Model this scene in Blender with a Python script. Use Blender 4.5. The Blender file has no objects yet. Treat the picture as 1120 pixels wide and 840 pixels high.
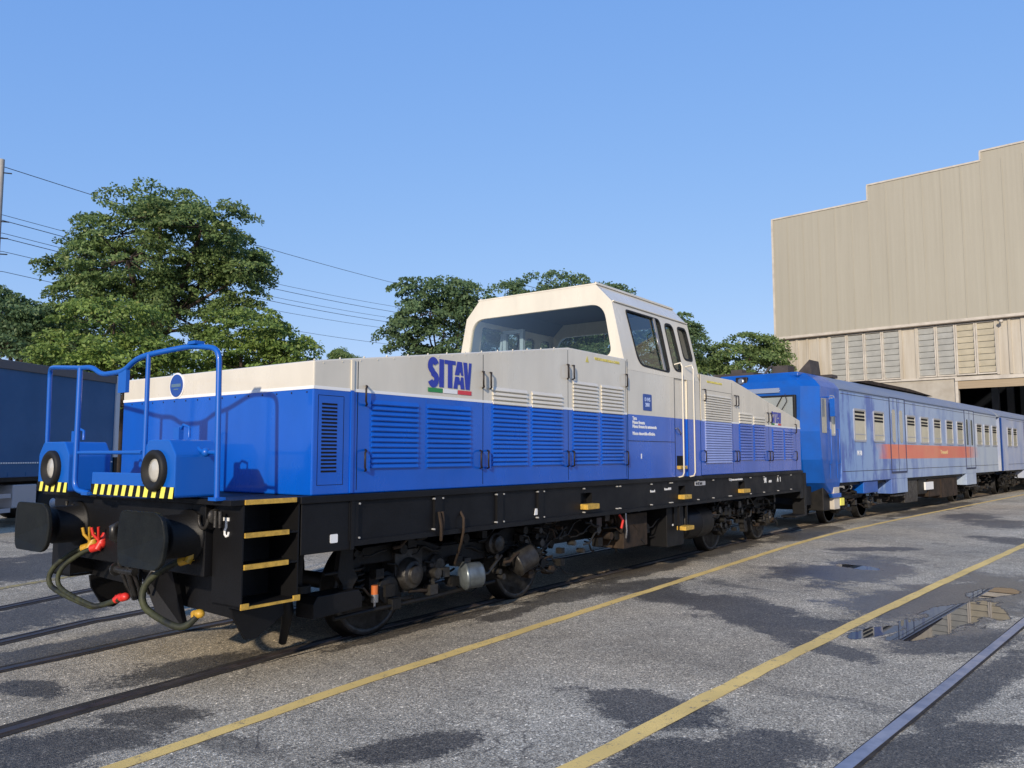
import bpy, math, random
from mathutils import Vector, Matrix
from mathutils.geometry import tessellate_polygon
R = math.radians
sc = bpy.context.scene
COL = sc.collection
random.seed(7)

# ------------------------------------------------------------------ camera, sky, sun, exposure
CAM_H = 1.72
AZ = 0.73245                      # heading of the camera from the +X axis
PITCH = R(5.087)
cam_d = bpy.data.cameras.new('camera'); cam = bpy.data.objects.new('camera', cam_d); COL.objects.link(cam)
cam_d.sensor_width = 36; cam_d.lens = 36 * 865 / 1120
cam_d.clip_start = .1; cam_d.clip_end = 4000
cam.location = (0, 0, CAM_H)
cam.rotation_euler = (R(90) + PITCH, 0, AZ - R(90))
sc.camera = cam
SUN_AZ, SUN_EL = R(207), R(20)    # where the sun stands
w = bpy.data.worlds.new('World'); sc.world = w; w.use_nodes = True
nt = w.node_tree; sky = nt.nodes.new('ShaderNodeTexSky'); sky.sky_type = 'NISHITA'
sky.sun_disc = False; sky.sun_elevation = SUN_EL; sky.sun_rotation = R(90) - SUN_AZ
sky.air_density = 1.0; sky.dust_density = .35; sky.ozone_density = 2.6
sep = nt.nodes.new('ShaderNodeSeparateColor'); cmb = nt.nodes.new('ShaderNodeCombineColor'); nt.links.new(sky.outputs[0], sep.inputs[0])
for i, (pw, ml) in enumerate(((.646, .834), (.435, 1.34), (.20, 2.94))):      # evens out the sky's gradient, channel by channel
    p_ = nt.nodes.new('ShaderNodeMath'); p_.operation = 'POWER'; p_.inputs[1].default_value = pw; nt.links.new(sep.outputs[i], p_.inputs[0])
    q_ = nt.nodes.new('ShaderNodeMath'); q_.operation = 'MULTIPLY'; q_.inputs[1].default_value = ml; nt.links.new(p_.outputs[0], q_.inputs[0]); nt.links.new(q_.outputs[0], cmb.inputs[i])
nt.links.new(cmb.outputs[0], nt.nodes['Background'].inputs[0])
nt.nodes['Background'].inputs[1].default_value = .122
sl = bpy.data.lights.new('sun', 'SUN'); sun = bpy.data.objects.new('sun', sl); COL.objects.link(sun)
sl.energy = 2.4; sl.angle = R(1.2); sl.color = (1, .87, .70)
sdir = Vector((math.cos(SUN_AZ) * math.cos(SUN_EL), math.sin(SUN_AZ) * math.cos(SUN_EL), math.sin(SUN_EL)))
sun.rotation_euler = sdir.to_track_quat('Z', 'Y').to_euler()
sc.view_settings.view_transform = 'Standard'; sc.view_settings.look = 'None'
sc.view_settings.gamma = 1; sc.view_settings.use_curve_mapping = False
sc.view_settings.exposure = .85
sc.render.engine = 'CYCLES'

FWD = Vector((math.cos(AZ) * math.cos(PITCH), math.sin(AZ) * math.cos(PITCH), math.sin(PITCH)))
RGT = Vector((math.sin(AZ), -math.cos(AZ), 0)); UPV = RGT.cross(FWD)
def at(px, py, D):                # the world point D metres ahead that the photo shows at (px, py)
    return Vector((0, 0, CAM_H)) + FWD * D + RGT * ((px - 560) / 865 * D) + UPV * ((420 - py) / 865 * D)

# ------------------------------------------------------------------ materials
def new_mat(name):
    m = bpy.data.materials.new(name); m.use_nodes = True
    return m, m.node_tree, m.node_tree.nodes['Principled BSDF']
def N(t, k, **kw):
    n = t.nodes.new(k)
    for a, b in kw.items(): setattr(n, a, b)
    return n
def ramp(t, src, stops):
    r = N(t, 'ShaderNodeValToRGB'); t.links.new(src, r.inputs[0])
    el = r.color_ramp.elements
    while len(el) < len(stops): el.new(.5)
    for e, (p, c) in zip(el, stops):
        e.position = p; e.color = (c, c, c, 1) if isinstance(c, (int, float)) else (*c, 1)
    return r.outputs[0]
def noise(t, scale, detail=4, rough=.55, stretch=None, src='Object'):
    tc = N(t, 'ShaderNodeTexCoord'); o = tc.outputs[src]
    if stretch:
        mp = N(t, 'ShaderNodeMapping'); mp.inputs['Scale'].default_value = stretch
        t.links.new(o, mp.inputs[0]); o = mp.outputs[0]
    n = N(t, 'ShaderNodeTexNoise'); n.inputs['Scale'].default_value = scale
    n.inputs['Detail'].default_value = detail; n.inputs['Roughness'].default_value = rough
    t.links.new(o, n.inputs['Vector']); return n.outputs['Fac']
def mixc(t, f, a, b, mode='MIX'):
    m = N(t, 'ShaderNodeMix', data_type='RGBA', blend_type=mode)
    for sock, v in ((m.inputs['Factor'], f), (m.inputs['A'], a), (m.inputs['B'], b)):
        pass
    def put(i, v):
        s = [x for x in m.inputs if x.enabled and x.name == i][0]
        if hasattr(v, 'links') or isinstance(v, bpy.types.NodeSocket): t.links.new(v, s)
        else: s.default_value = v if isinstance(v, (int, float)) else (*v, 1)
    put('Factor', f); put('A', a); put('B', b)
    return [x for x in m.outputs if x.enabled][0]
def mth(t, op, a, b=0, c=None):
    m = N(t, 'ShaderNodeMath', operation=op)
    for i, v in enumerate((a, b) if c is None else (a, b, c)):
        if isinstance(v, bpy.types.NodeSocket): t.links.new(v, m.inputs[i])
        else: m.inputs[i].default_value = v
    return m.outputs[0]
def bump(t, b, h, strength, dist=.01):
    n = N(t, 'ShaderNodeBump'); n.inputs['Strength'].default_value = strength; n.inputs['Distance'].default_value = dist
    t.links.new(h, n.inputs['Height']); t.links.new(n.outputs[0], b.inputs['Normal'])
def simple(name, col, rough=.5, metal=0, var=0, vscale=3, coat=0, wav=0, stretch=None, col2=None, bmp=0, bsc=60):
    m, t, b = new_mat(name)
    b.inputs['Base Color'].default_value = (*col, 1); b.inputs['Roughness'].default_value = rough
    b.inputs['Metallic'].default_value = metal; b.inputs['Specular IOR Level'].default_value = .5 if max(col) > .05 else .28
    b.inputs['Coat Weight'].default_value = coat
    b.inputs['Coat Roughness'].default_value = .06
    if var or col2:
        f = ramp(t, noise(t, vscale, 6, .6, stretch), [(.35, 0.), (.68, 1.)])
        c2 = col2 or tuple(min(1, c * (1 - var)) for c in col)
        t.links.new(mixc(t, f, col, c2), b.inputs['Base Color'])
        t.links.new(mth(t, 'MULTIPLY_ADD', f, .15, rough - .05), b.inputs['Roughness'])
    if wav: bump(t, b, noise(t, 1.6, 2, .4), wav, .02)
    elif bmp: bump(t, b, noise(t, bsc, 4, .6), bmp, .01)
    return m
M = {}
M['blue'] = simple('blue_paint', (.001, .096, .52), .28, coat=.5, var=.18, vscale=1.6, wav=.6, stretch=(1, 1, .35))
M['cream'] = simple('cream_paint', (.69, .64, .525), .30, coat=.45, var=.13, vscale=2.2, wav=.6, stretch=(1, 1, .35))
M['rail_blue'] = simple('railing_blue_paint', (.002, .095, .44), .38, coat=.2)
M['black'] = simple('black_paint', (.0065, .0065, .0075), .5, var=.4, vscale=3, bmp=.15)
M['gear'] = simple('greasy_black', (.006, .006, .006), .55, col2=(.015, .0135, .012), vscale=7, bmp=.5, bsc=40)
M['gear_grey'] = simple('greasy_grey_steel', (.060, .058, .054), .42, metal=.4, col2=(.016, .013, .011), vscale=9, bmp=.3)
M['oiled'] = simple('oiled_coupling_steel', (.06, .06, .06), .35, metal=.6, col2=(.02, .018, .016), vscale=10)
M['rust'] = simple('rusty_steel', (.050, .032, .020), .8, col2=(.018, .014, .011), vscale=5, bmp=.4)
M['steel'] = simple('bright_steel', (.42, .42, .43), .3, metal=.9, var=.3, vscale=14)
M['cylgrey'] = simple('grey_brake_cylinder', (.20, .23, .24), .35, metal=.5, var=.5, vscale=8)
M['yellow'] = simple('yellow_step_paint', (.62, .38, .06), .5, var=.45, vscale=18)
M['hazard_y'] = simple('hazard_yellow', (.85, .78, .12), .45)
M['white'] = simple('white_marking', (.78, .78, .76), .5)
M['hose'] = simple('rubber_hose', (.016, .018, .017), .55, col2=(.06, .066, .03), vscale=8)
M['red'] = simple('red_cap', (.62, .03, .02), .4)
M['hoseyellow'] = simple('yellow_cock', (.60, .34, .03), .45, var=.4, vscale=20)
M['orange'] = simple('orange_cup', (.50, .13, .03), .4)
M['handle'] = simple('dark_handle', (.02, .014, .012), .45)
M['rubber'] = simple('window_rubber', (.012, .012, .012), .6)
M['cabin'] = simple('cab_interior_blue_grey', (.34, .42, .50), .6)
M['framegrey'] = simple('sliding_frame_grey', (.22, .22, .22), .6)
M['cabdark'] = simple('cab_ceiling', (.055, .075, .11), .7)
M['logo'] = simple('logo_blue', (.028, .045, .34), .4)
M['green'] = simple('flag_green', (.03, .24, .06), .45)
M['flagred'] = simple('flag_red', (.62, .05, .06), .45)
M['plaque'] = simple('plaque_blue', (.02, .07, .30), .4)
M['lavender'] = simple('pale_grille_blue', (.30, .37, .66), .45, var=.12, vscale=4)  # grazing sheen on the blue louvre, put into the base colour
M['concrete'] = simple('concrete', (.42, .39, .33), .85, col2=(.33, .295, .24), vscale=1.2, bmp=.2)
M['bolt'] = simple('bolt_head', (.35, .35, .34), .45)
M['slit'] = simple('dark_gap', (.004, .004, .005), .8)
M['led'] = simple('lamp_lens', (.50, .48, .42), .2, coat=1, var=.15, vscale=20)

def glass(name, tint, rough=.02, mixf=.25):
    m, t, b = new_mat(name)
    t.nodes.remove(b)
    o = t.nodes['Material Output']
    tr = N(t, 'ShaderNodeBsdfTransparent'); tr.inputs[0].default_value = (*tint, 1)
    gl = N(t, 'ShaderNodeBsdfGlossy'); gl.inputs['Roughness'].default_value = rough
    gl.inputs[0].default_value = (.9, .93, .96, 1)
    fr = N(t, 'ShaderNodeFresnel'); fr.inputs[0].default_value = 1.5
    f = mth(t, 'MULTIPLY_ADD', fr.outputs[0], 1.0, mixf)
    mx = N(t, 'ShaderNodeMixShader'); t.links.new(f, mx.inputs[0]); t.links.new(tr.outputs[0], mx.inputs[1]); t.links.new(gl.outputs[0], mx.inputs[2])
    t.links.new(mx.outputs[0], o.inputs[0]); return m
M['glass'] = glass('cab_glass', (.80, .86, .84), .02, -.02)
M['sideglass'] = glass('side_glass', (.50, .55, .48), .03, .05)

# asphalt with wet stains where the photo has them
WET = [(3.2,6.35,.8,.25,.1),(5.6,6.15,1.3,.2,.09),(10.2,6.55,1.8,.3,.09),(13.5,6.9,2.0,.35,.09),(17.5,6.9,2.5,.5,.06),(28,6.9,6,.5,.0),(3.5,13.6,4.0,1.5,.4),(2.4,9.5,2.4,.7,.35),(2.9,7.85,1.5,.35,.2),(12.30,4.25,1.0,1.9,1.61),(10.9,2.5,2.9,.95,2.97),(8.63,4.62,1.7,.62,1.36),(8.1,3.55,1.0,.45,1.9),(7.43,3.02,.9,.28,.95),
 (4.75,3.05,.62,.36,1.55),(4.25,2.2,.95,.42,-.35),(3.14,3.68,.48,.22,2.75),(1.78,5.19,.73,.45,-.13),(2.34,5.41,.44,.25,2.51),
 (22.91,4.26,.8,1.69,1.79),(18.54,3.22,.6,1.28,2.30),(25.0,5.41,.7,1.5,1.51),(7.85,6.15,1.1,.34,-3.0),(7.03,1.45,1.8,.2,3.08),
 (9.04,5.86,1.3,.3,3.0),(2.09,6.70,.4,.17,1.81),(8.34,2.0,.9,.4,2.6),(5.2,1.35,.9,.3,2.9),(6.6,5.9,.9,.16,.1),(15.3,4.9,1.2,.35,2.4),(5.1,6.05,1.0,.12,.09)]
PUD = [(9.52,2.28,1.7,.30,3.05),(11.5,2.2,.7,.22,3.0),(8.30,2.62,.5,.16,2.9),(10.2,2.0,.5,.14,.2),(12.7,4.3,.5,.22,1.2)]
SMOOTHW = [(11.4,2.7,2.9,1.25,2.97),(12.4,4.25,.95,1.7,1.61),(9.3,2.3,1.6,.6,2.9)]
def ell(t, pos, E):
    out = None
    for (x, y, a, b, r) in E:
        mp = N(t, 'ShaderNodeMapping', vector_type='TEXTURE')
        mp.inputs['Location'].default_value = (x, y, 0); mp.inputs['Rotation'].default_value = (0, 0, r)
        mp.inputs['Scale'].default_value = (a, b, 1e4); t.links.new(pos, mp.inputs[0])
        ln = N(t, 'ShaderNodeVectorMath', operation='LENGTH'); t.links.new(mp.outputs[0], ln.inputs[0])
        out = ln.outputs['Value'] if out is None else mth(t, 'MINIMUM', out, ln.outputs['Value'])
    return out
def asphalt():
    m, t, b = new_mat('asphalt')
    tc = N(t, 'ShaderNodeTexCoord'); pos = tc.outputs['Object']
    vo = N(t, 'ShaderNodeTexVoronoi'); vo.inputs['Scale'].default_value = 115; t.links.new(pos, vo.inputs['Vector'])
    sp = N(t, 'ShaderNodeSeparateColor'); t.links.new(vo.outputs['Color'], sp.inputs[0])
    stone = ramp(t, sp.outputs[0], [(0, .15), (.35, .35), (.7, .54), (.95, .74), (1, 1.0)])
    vo2 = N(t, 'ShaderNodeTexVoronoi'); vo2.inputs['Scale'].default_value = 62; t.links.new(pos, vo2.inputs['Vector'])
    sp2 = N(t, 'ShaderNodeSeparateColor'); t.links.new(vo2.outputs['Color'], sp2.inputs[0])
    big = ramp(t, sp2.outputs[0], [(0, .80), (.95, 1.12), (.975, 1.7), (1, 2.0)])
    st = mth(t, 'MULTIPLY', stone, big)
    n1 = noise(t, .45, 5, .6); n2 = noise(t, 3.2, 5, .65)
    tone = mth(t, 'MULTIPLY', ramp(t, n1, [(.3, .66), (.7, 1.16)]), ramp(t, n2, [(.3, .84), (.7, 1.12)]))
    v = mth(t, 'MULTIPLY', st, tone)
    c = mixc(t, ramp(t, noise(t, .25, 3), [(.35, 0.), (.65, 1.)]), (1.0, .835, .575), (1.0, .895, .68))
    cm = mixc(t, 1.0, c, v, 'MULTIPLY')
    vc = N(t, 'ShaderNodeTexVoronoi', feature='DISTANCE_TO_EDGE'); vc.inputs['Scale'].default_value = .55
    wq = N(t, 'ShaderNodeTexNoise'); wq.inputs['Scale'].default_value = 2.2; wq.inputs['Detail'].default_value = 6; t.links.new(pos, wq.inputs['Vector'])
    wa = N(t, 'ShaderNodeVectorMath', operation='MULTIPLY_ADD'); t.links.new(wq.outputs['Color'], wa.inputs[0]); wa.inputs[1].default_value = (.9, .9, .9); t.links.new(pos, wa.inputs[2])
    t.links.new(wa.outputs[0], vc.inputs['Vector'])
    crk = mth(t, 'MULTIPLY', ramp(t, vc.outputs['Distance'], [(.002, 1.), (.007, 0.)]), ramp(t, noise(t, .5, 3), [(.52, 0.), (.60, .75)]))
    cm = mixc(t, crk, cm, (.05, .045, .04))
    drip = ramp(t, noise(t, 5.5, 3, .5), [(.70, 0.), (.74, .55)])
    cm = mixc(t, drip, cm, mixc(t, 1.0, cm, (.35, .33, .31), 'MULTIPLY'))
    # stains
    wn = noise(t, 1.3, 8, .72); wn2 = noise(t, 22, 6, .85); wn3 = noise(t, .9, 5, .65, (1, .35, 1))
    e = ell(t, pos, WET)
    e = mth(t, 'ADD', e, mth(t, 'MULTIPLY', mth(t, 'SUBTRACT', wn, .5), 2.9))
    e = mth(t, 'ADD', e, mth(t, 'MULTIPLY', mth(t, 'SUBTRACT', wn2, .5), 1.5))
    wet = ramp(t, e, [(.78, 1.), (1.0, 0.)])
    small = ramp(t, mth(t, 'ADD', wn3, mth(t, 'MULTIPLY', mth(t, 'SUBTRACT', wn2, .5), .16)), [(.60, 0.), (.66, .6)])
    wet = mth(t, 'MAXIMUM', wet, small)
    # oily ballast colour between and beside the rails of the locomotive's road
    sx = N(t, 'ShaderNodeSeparateXYZ'); t.links.new(pos, sx.inputs[0])
    yy = mth(t, 'SUBTRACT', sx.outputs[1], mth(t, 'MULTIPLY', mth(t, 'MINIMUM', sx.outputs[0], 20), .0945))
    d = mth(t, 'ABSOLUTE', mth(t, 'SUBTRACT', yy, 6.62))
    d = mth(t, 'ADD', d, mth(t, 'MULTIPLY', mth(t, 'SUBTRACT', wn, .5), 1.1))
    oil = ramp(t, mth(t, 'MULTIPLY', d, .5), [(.30, 1.), (.58, 0.)])
    oil = mth(t, 'MULTIPLY', oil, ramp(t, mth(t, 'MULTIPLY', sx.outputs[0], .1), [(.40, 0.), (.62, 1.)]))
    cm = mixc(t, mth(t, 'MULTIPLY', oil, .72), cm, mixc(t, 1.0, cm, (.50, .38, .28), 'MULTIPLY'))
    e2 = ell(t, pos, SMOOTHW); e2 = mth(t, 'ADD', e2, mth(t, 'MULTIPLY', mth(t, 'SUBTRACT', wn, .5), 1.2))
    sm = ramp(t, e2, [(.75, 1.), (1.05, 0.)])
    cw = mixc(t, wet, cm, mixc(t, 1.0, cm, (.30, .30, .31), 'MULTIPLY'))
    p = ell(t, pos, PUD); p = mth(t, 'ADD', p, mth(t, 'MULTIPLY', mth(t, 'SUBTRACT', noise(t, 1.3, 4, .55, (.6, 1.4, 1)), .5), 2.8))
    p = mth(t, 'ADD', p, mth(t, 'MULTIPLY', mth(t, 'SUBTRACT', wn2, .5), .5))
    pud = ramp(t, p, [(.86, 1.), (.97, 0.)])
    pg = ramp(t, p, [(.9, 1.), (1.6, 0.)])
    cf = mixc(t, pud, cw, (.03, .03, .032))
    t.links.new(cf, b.inputs['Base Color'])
    ro = mth(t, 'SUBTRACT', .86, mth(t, 'MULTIPLY', wet, .28))
    ro = mth(t, 'SUBTRACT', ro, mth(t, 'MULTIPLY', mth(t, 'MULTIPLY', wet, sm), .26))
    ro = mth(t, 'MAXIMUM', ro, .12)
    ro = mth(t, 'MULTIPLY', ro, mth(t, 'SUBTRACT', 1.0, mth(t, 'MULTIPLY', pg, .55)))
    ro = mth(t, 'MULTIPLY', ro, mth(t, 'SUBTRACT', 1.0, mth(t, 'MULTIPLY', pud, .97)))
    t.links.new(ro, b.inputs['Roughness'])
    h = mth(t, 'MULTIPLY', mth(t, 'ADD', vo.outputs['Distance'], mth(t, 'MULTIPLY', noise(t, 60, 4), .6)),
            mth(t, 'SUBTRACT', 1.0, mth(t, 'MAXIMUM', pud, mth(t, 'MULTIPLY', sm, .6))))
    bump(t, b, h, .55, .008)
    return m
M['asphalt'] = asphalt()
def worn_paint(name, col, th=.60, sc_=9):
    m, t, b = new_mat(name)
    f = ramp(t, mth(t, 'ADD', mth(t, 'MULTIPLY', noise(t, sc_, 8, .75), .6), mth(t, 'MULTIPLY', noise(t, 90, 3, .6), .4)), [(th - .05, 0.), (th + .03, 1.)])
    c = mixc(t, ramp(t, noise(t, 1.2, 4), [(.3, 0.), (.7, 1.)]), col, tuple(x * .74 for x in col))
    t.links.new(mixc(t, f, c, (.20, .17, .13)), b.inputs['Base Color']); b.inputs['Roughness'].default_value = .75
    bump(t, b, noise(t, 110, 4, .7), .35, .006)
    return m
M['line'] = worn_paint('worn_yellow_line', (.92, .64, .20))
M['lineold'] = worn_paint('very_worn_yellow_line', (.50, .38, .12), .52)
M['railtop'] = simple('rail_head_steel', (.42, .43, .50), .36, metal=.6, var=.35, vscale=5)
M['railrust'] = simple('rail_head_rusty', (.055, .045, .045), .45, metal=.4, col2=(.13, .10, .085), vscale=4)
M['groove'] = simple('rail_groove_dirt', (.028, .024, .021), .9, col2=(.06, .05, .04), vscale=12, bmp=.6, bsc=80)

# ------------------------------------------------------------------ mesh helpers
class MB:
    def __init__(s): s.v = []; s.f = []; s.m = []; s.s = []
    def add(s, vs, fs, m=0, smooth=False):
        o = len(s.v); s.v += [tuple(v) for v in vs]
        for f in fs: s.f.append(tuple(i + o for i in f)); s.m.append(m); s.s.append(smooth)
        return s
    def box(s, x0, x1, y0, y1, z0, z1, m=0):
        v = [(x, y, z) for z in (z0, z1) for y in (y0, y1) for x in (x0, x1)]
        return s.add(v, [(0, 2, 3, 1), (4, 5, 7, 6), (0, 1, 5, 4), (2, 6, 7, 3), (0, 4, 6, 2), (1, 3, 7, 5)], m)
    def obox(s, c, ax, ay, az, m=0):
        c, ax, ay, az = map(Vector, (c, ax, ay, az))
        v = [c + ax * i + ay * j + az * k for k in (-1, 1) for j in (-1, 1) for i in (-1, 1)]
        return s.add(v, [(0, 2, 3, 1), (4, 5, 7, 6), (0, 1, 5, 4), (2, 6, 7, 3), (0, 4, 6, 2), (1, 3, 7, 5)], m)
    def cyl(s, p0, p1, r0, r1=None, n=18, m=0, smooth=True):
        p0, p1 = Vector(p0), Vector(p1); r1 = r0 if r1 is None else r1
        d = (p1 - p0).normalized(); a = d.orthogonal().normalized(); b = d.cross(a)
        v = []
        for p, r in ((p0, r0), (p1, r1)):
            v += [p + a * (r * math.cos(2 * math.pi * i / n)) + b * (r * math.sin(2 * math.pi * i / n)) for i in range(n)]
        s.add(v, [(i, (i + 1) % n, n + (i + 1) % n, n + i) for i in range(n)], m, smooth)
        s.add(v[:n], [tuple(range(n))[::-1]], m); s.add(v[n:], [tuple(range(n))], m)
        return s
    def lathe(s, p0, d, prof, n=20, m=0, smooth=True):   # prof: (distance along d, radius)
        p0, d = Vector(p0), Vector(d).normalized(); a = d.orthogonal().normalized(); b = d.cross(a); v = []
        for t_, r in prof:
            v += [p0 + d * t_ + a * (r * math.cos(2 * math.pi * i / n)) + b * (r * math.sin(2 * math.pi * i / n)) for i in range(n)]
        k = len(prof)
        fs = [(j * n + i, j * n + (i + 1) % n, (j + 1) * n + (i + 1) % n, (j + 1) * n + i) for j in range(k - 1) for i in range(n)]
        s.add(v, fs, m, smooth)
        s.add(v[:n], [tuple(range(n))[::-1]], m); s.add(v[-n:], [tuple(range(n))], m); return s
    def tube(s, pts, r, n=8, m=0, closed=False):
        P = [Vector(p) for p in pts]; k = len(P); v = []; up = None
        for i, p in enumerate(P):
            d = (P[(i + 1) % k] - P[i - 1]) if closed else (P[min(i + 1, k - 1)] - P[max(i - 1, 0)])
            d.normalize()
            a = d.orthogonal().normalized() if up is None else (up - d * up.dot(d)).normalized()
            up = a; b = d.cross(a); rr = r[i] if isinstance(r, (list, tuple)) else r
            v += [p + a * (rr * math.cos(2 * math.pi * j / n)) + b * (rr * math.sin(2 * math.pi * j / n)) for j in range(n)]
        K = k if closed else k - 1
        s.add(v, [(i * n + j, i * n + (j + 1) % n, ((i + 1) % k) * n + (j + 1) % n, ((i + 1) % k) * n + j) for i in range(K) for j in range(n)], m, True)
        if not closed: s.add(v[:n], [tuple(range(n))[::-1]], m); s.add(v[-n:], [tuple(range(n))], m)
        return s
    def prism(s, poly, fn, a, b, m=0):    # fn(u, v, w)
        n = len(poly); v = [fn(u, q, a) for u, q in poly] + [fn(u, q, b) for u, q in poly]
        return s.add(v, [tuple(range(n))[::-1], tuple(range(n, 2 * n))] + [(i, (i + 1) % n, n + (i + 1) % n, n + i) for i in range(n)], m)
    def holed(s, outer, holes, fn, a, b, m=0):
        loops = [outer] + holes; flat = [p for l in loops for p in l]; n = len(flat)
        tri = tessellate_polygon([[Vector((u, q, 0)) for u, q in l] for l in loops])
        v = [fn(u, q, a) for u, q in flat] + [fn(u, q, b) for u, q in flat]
        fs = [tuple(t_) for t_ in tri] + [tuple(i + n for i in t_)[::-1] for t_ in tri]
        o = 0
        for l in loops:
            k = len(l); fs += [(o + i, o + (i + 1) % k, n + o + (i + 1) % k, n + o + i) for i in range(k)]; o += k
        return s.add(v, fs, m)
    def ball(s, c, r, m=0, n=12, sq=(1, 1, 1)):
        c = Vector(c); v = []; k = n // 2
        for i in range(1, k):
            th = math.pi * i / k
            v += [c + Vector((r * sq[0] * math.sin(th) * math.cos(2 * math.pi * j / n), r * sq[1] * math.sin(th) * math.sin(2 * math.pi * j / n), r * sq[2] * math.cos(th))) for j in range(n)]
        fs = [(i * n + j, (i + 1) * n + j, (i + 1) * n + (j + 1) % n, i * n + (j + 1) % n) for i in range(k - 2) for j in range(n)]
        t0 = len(v); v += [c + Vector((0, 0, r * sq[2])), c - Vector((0, 0, r * sq[2]))]
        fs += [(t0, j, (j + 1) % n) for j in range(n)] + [(t0 + 1, (k - 2) * n + (j + 1) % n, (k - 2) * n + j) for j in range(n)]
        return s.add(v, fs, m, True)
    def build(s, name, mats, parent=None, bevel=0, loc=None):
        me = bpy.data.meshes.new(name); me.from_pydata(s.v, [], s.f)
        for x in (mats if isinstance(mats, (list, tuple)) else [mats]): me.materials.append(x)
        me.polygons.foreach_set('material_index', s.m); me.polygons.foreach_set('use_smooth', s.s)
        me.update()
        o = bpy.data.objects.new(name, me); COL.objects.link(o)
        if parent: o.parent = parent
        if loc: o.location = loc
        if bevel:
            b = o.modifiers.new('bevel', 'BEVEL'); b.width = bevel; b.segments = 2; b.limit_method = 'ANGLE'; b.angle_limit = R(50)
        return o
def tag(o, label=None, cat=None, group=None, kind=None):
    for k, v in (('label', label), ('category', cat), ('group', group), ('kind', kind)):
        if v: o[k] = v
    return o
def empty(name, loc=(0, 0, 0), rz=0, **kw):
    o = bpy.data.objects.new(name, None); COL.objects.link(o); o.location = loc; o.rotation_euler = (0, 0, rz)
    o.empty_display_size = .3; return tag(o, **kw)
def copy_tree(o, parent=None):
    c = o.copy(); COL.objects.link(c)
    if parent: c.parent = parent
    for ch in list(o.children): copy_tree(ch, c)
    return c
def rpoly(pts, r, k=5):           # polygon with rounded corners
    out = []; n = len(pts)
    for i in range(n):
        p = Vector(pts[i]); a = Vector(pts[i - 1]) - p; b = Vector(pts[(i + 1) % n]) - p
        rr = r[i] if isinstance(r, (list, tuple)) else r
        if rr <= 0: out.append(tuple(p)); continue
        L = min(rr, a.length * .49, b.length * .49); A = p + a.normalized() * L; B = p + b.normalized() * L
        for j in range(k + 1):
            t_ = j / k; q = A * (1 - t_) ** 2 + p * 2 * t_ * (1 - t_) + B * t_ ** 2; out.append(tuple(q))
    return out
def rrect(x0, x1, y0, y1, r, k=5): return rpoly([(x0, y0), (x1, y0), (x1, y1), (x0, y1)], r, k)
def text(name, body, size, mat_, parent, origin, xdir, ydir, xs=1, bold=0, align='LEFT', depth=.002):
    cu = bpy.data.curves.new(name, 'FONT'); cu.body = body; cu.size = size; cu.offset = bold; cu.extrude = depth
    cu.align_x = align; cu.resolution_u = 3
    tmp = bpy.data.objects.new(name, cu); COL.objects.link(tmp)
    dg = bpy.context.evaluated_depsgraph_get(); me = bpy.data.meshes.new_from_object(tmp.evaluated_get(dg))
    bpy.data.objects.remove(tmp); bpy.data.curves.remove(cu)
    x = Vector(xdir).normalized() * xs; y = Vector(ydir).normalized(); z = x.normalized().cross(y)
    mt = Matrix(((x[0], y[0], z[0], origin[0]), (x[1], y[1], z[1], origin[1]), (x[2], y[2], z[2], origin[2]), (0, 0, 0, 1)))
    me.transform(mt); me.materials.clear(); me.materials.append(mat_)
    o = bpy.data.objects.new(name, me); COL.objects.link(o); o.parent = parent; return o

# ------------------------------------------------------------------ ground, rails, painted lines
g = MB(); S = 1500
g.add([(-S, -S, 0), (S, -S, 0), (S, S, 0), (-S, S, 0)], [(0, 1, 2, 3)]).build('ground', M['asphalt'])['kind'] = 'structure'
def smooth_path(pts, step=.7):
    P = [Vector((*p, 0)) for p in pts]; out = []
    for i in range(len(P) - 1):
        p0 = P[max(i - 1, 0)]; p1 = P[i]; p2 = P[i + 1]; p3 = P[min(i + 2, len(P) - 1)]
        n = max(2, int((p2 - p1).length / step)) if (p2 - p1).length < 30 else 4
        for j in range(n):
            t_ = j / n
            out.append(.5 * ((2 * p1) + (-p0 + p2) * t_ + (2 * p0 - 5 * p1 + 4 * p2 - p3) * t_ ** 2 + (-p0 + 3 * p1 - 3 * p2 + p3) * t_ ** 3))
    out.append(P[-1]); return out
def strip(name, path, w0, w1, z, mat_, jag=0, thick=0):
    mb = MB(); v = []
    for i, p in enumerate(path):
        d = (path[min(i + 1, len(path) - 1)] - path[max(i - 1, 0)]).normalized(); n = Vector((-d.y, d.x, 0))
        a = p + n * (w0 + random.uniform(-jag, jag)); b = p + n * (w1 + random.uniform(-jag, jag))
        v += [(a.x, a.y, z), (b.x, b.y, z)]
        if thick: v += [(a.x, a.y, z - thick), (b.x, b.y, z - thick)]
    k = 4 if thick else 2; f = []
    for i in range(len(path) - 1):
        o = i * k; f.append((o, o + k, o + k + 1, o + 1))
        if thick: f += [(o, o + 2, o + k + 2, o + k), (o + 1, o + k + 1, o + k + 3, o + 3)]
    o_ = mb.add(v, f).build(name, mat_); o_['kind'] = 'structure'; return o_
def off_path(path, o):
    out = []
    for i, p in enumerate(path):
        d = (path[min(i + 1, len(path) - 1)] - path[max(i - 1, 0)]).normalized(); out.append(p + Vector((-d.y, d.x, 0)) * o)
    return out
LA = R(5.364); LU = Vector((math.cos(LA), math.sin(LA), 0)); LN = Vector((-LU.y, LU.x, 0)); LC = Vector((4.76, 7.05, 0))
near = [(-40, -8.5), (-12, 1.4), (-3, 4.55), (0, 5.36), (1.65, 5.75), (2.93, 6.01), (4.76, 6.30), (10.7, 6.86), (15.7, 7.31), (20, 7.58), (26, 7.6), (60, 7.6), (95, 7.6)]
npth = smooth_path(near, .35)
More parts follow.
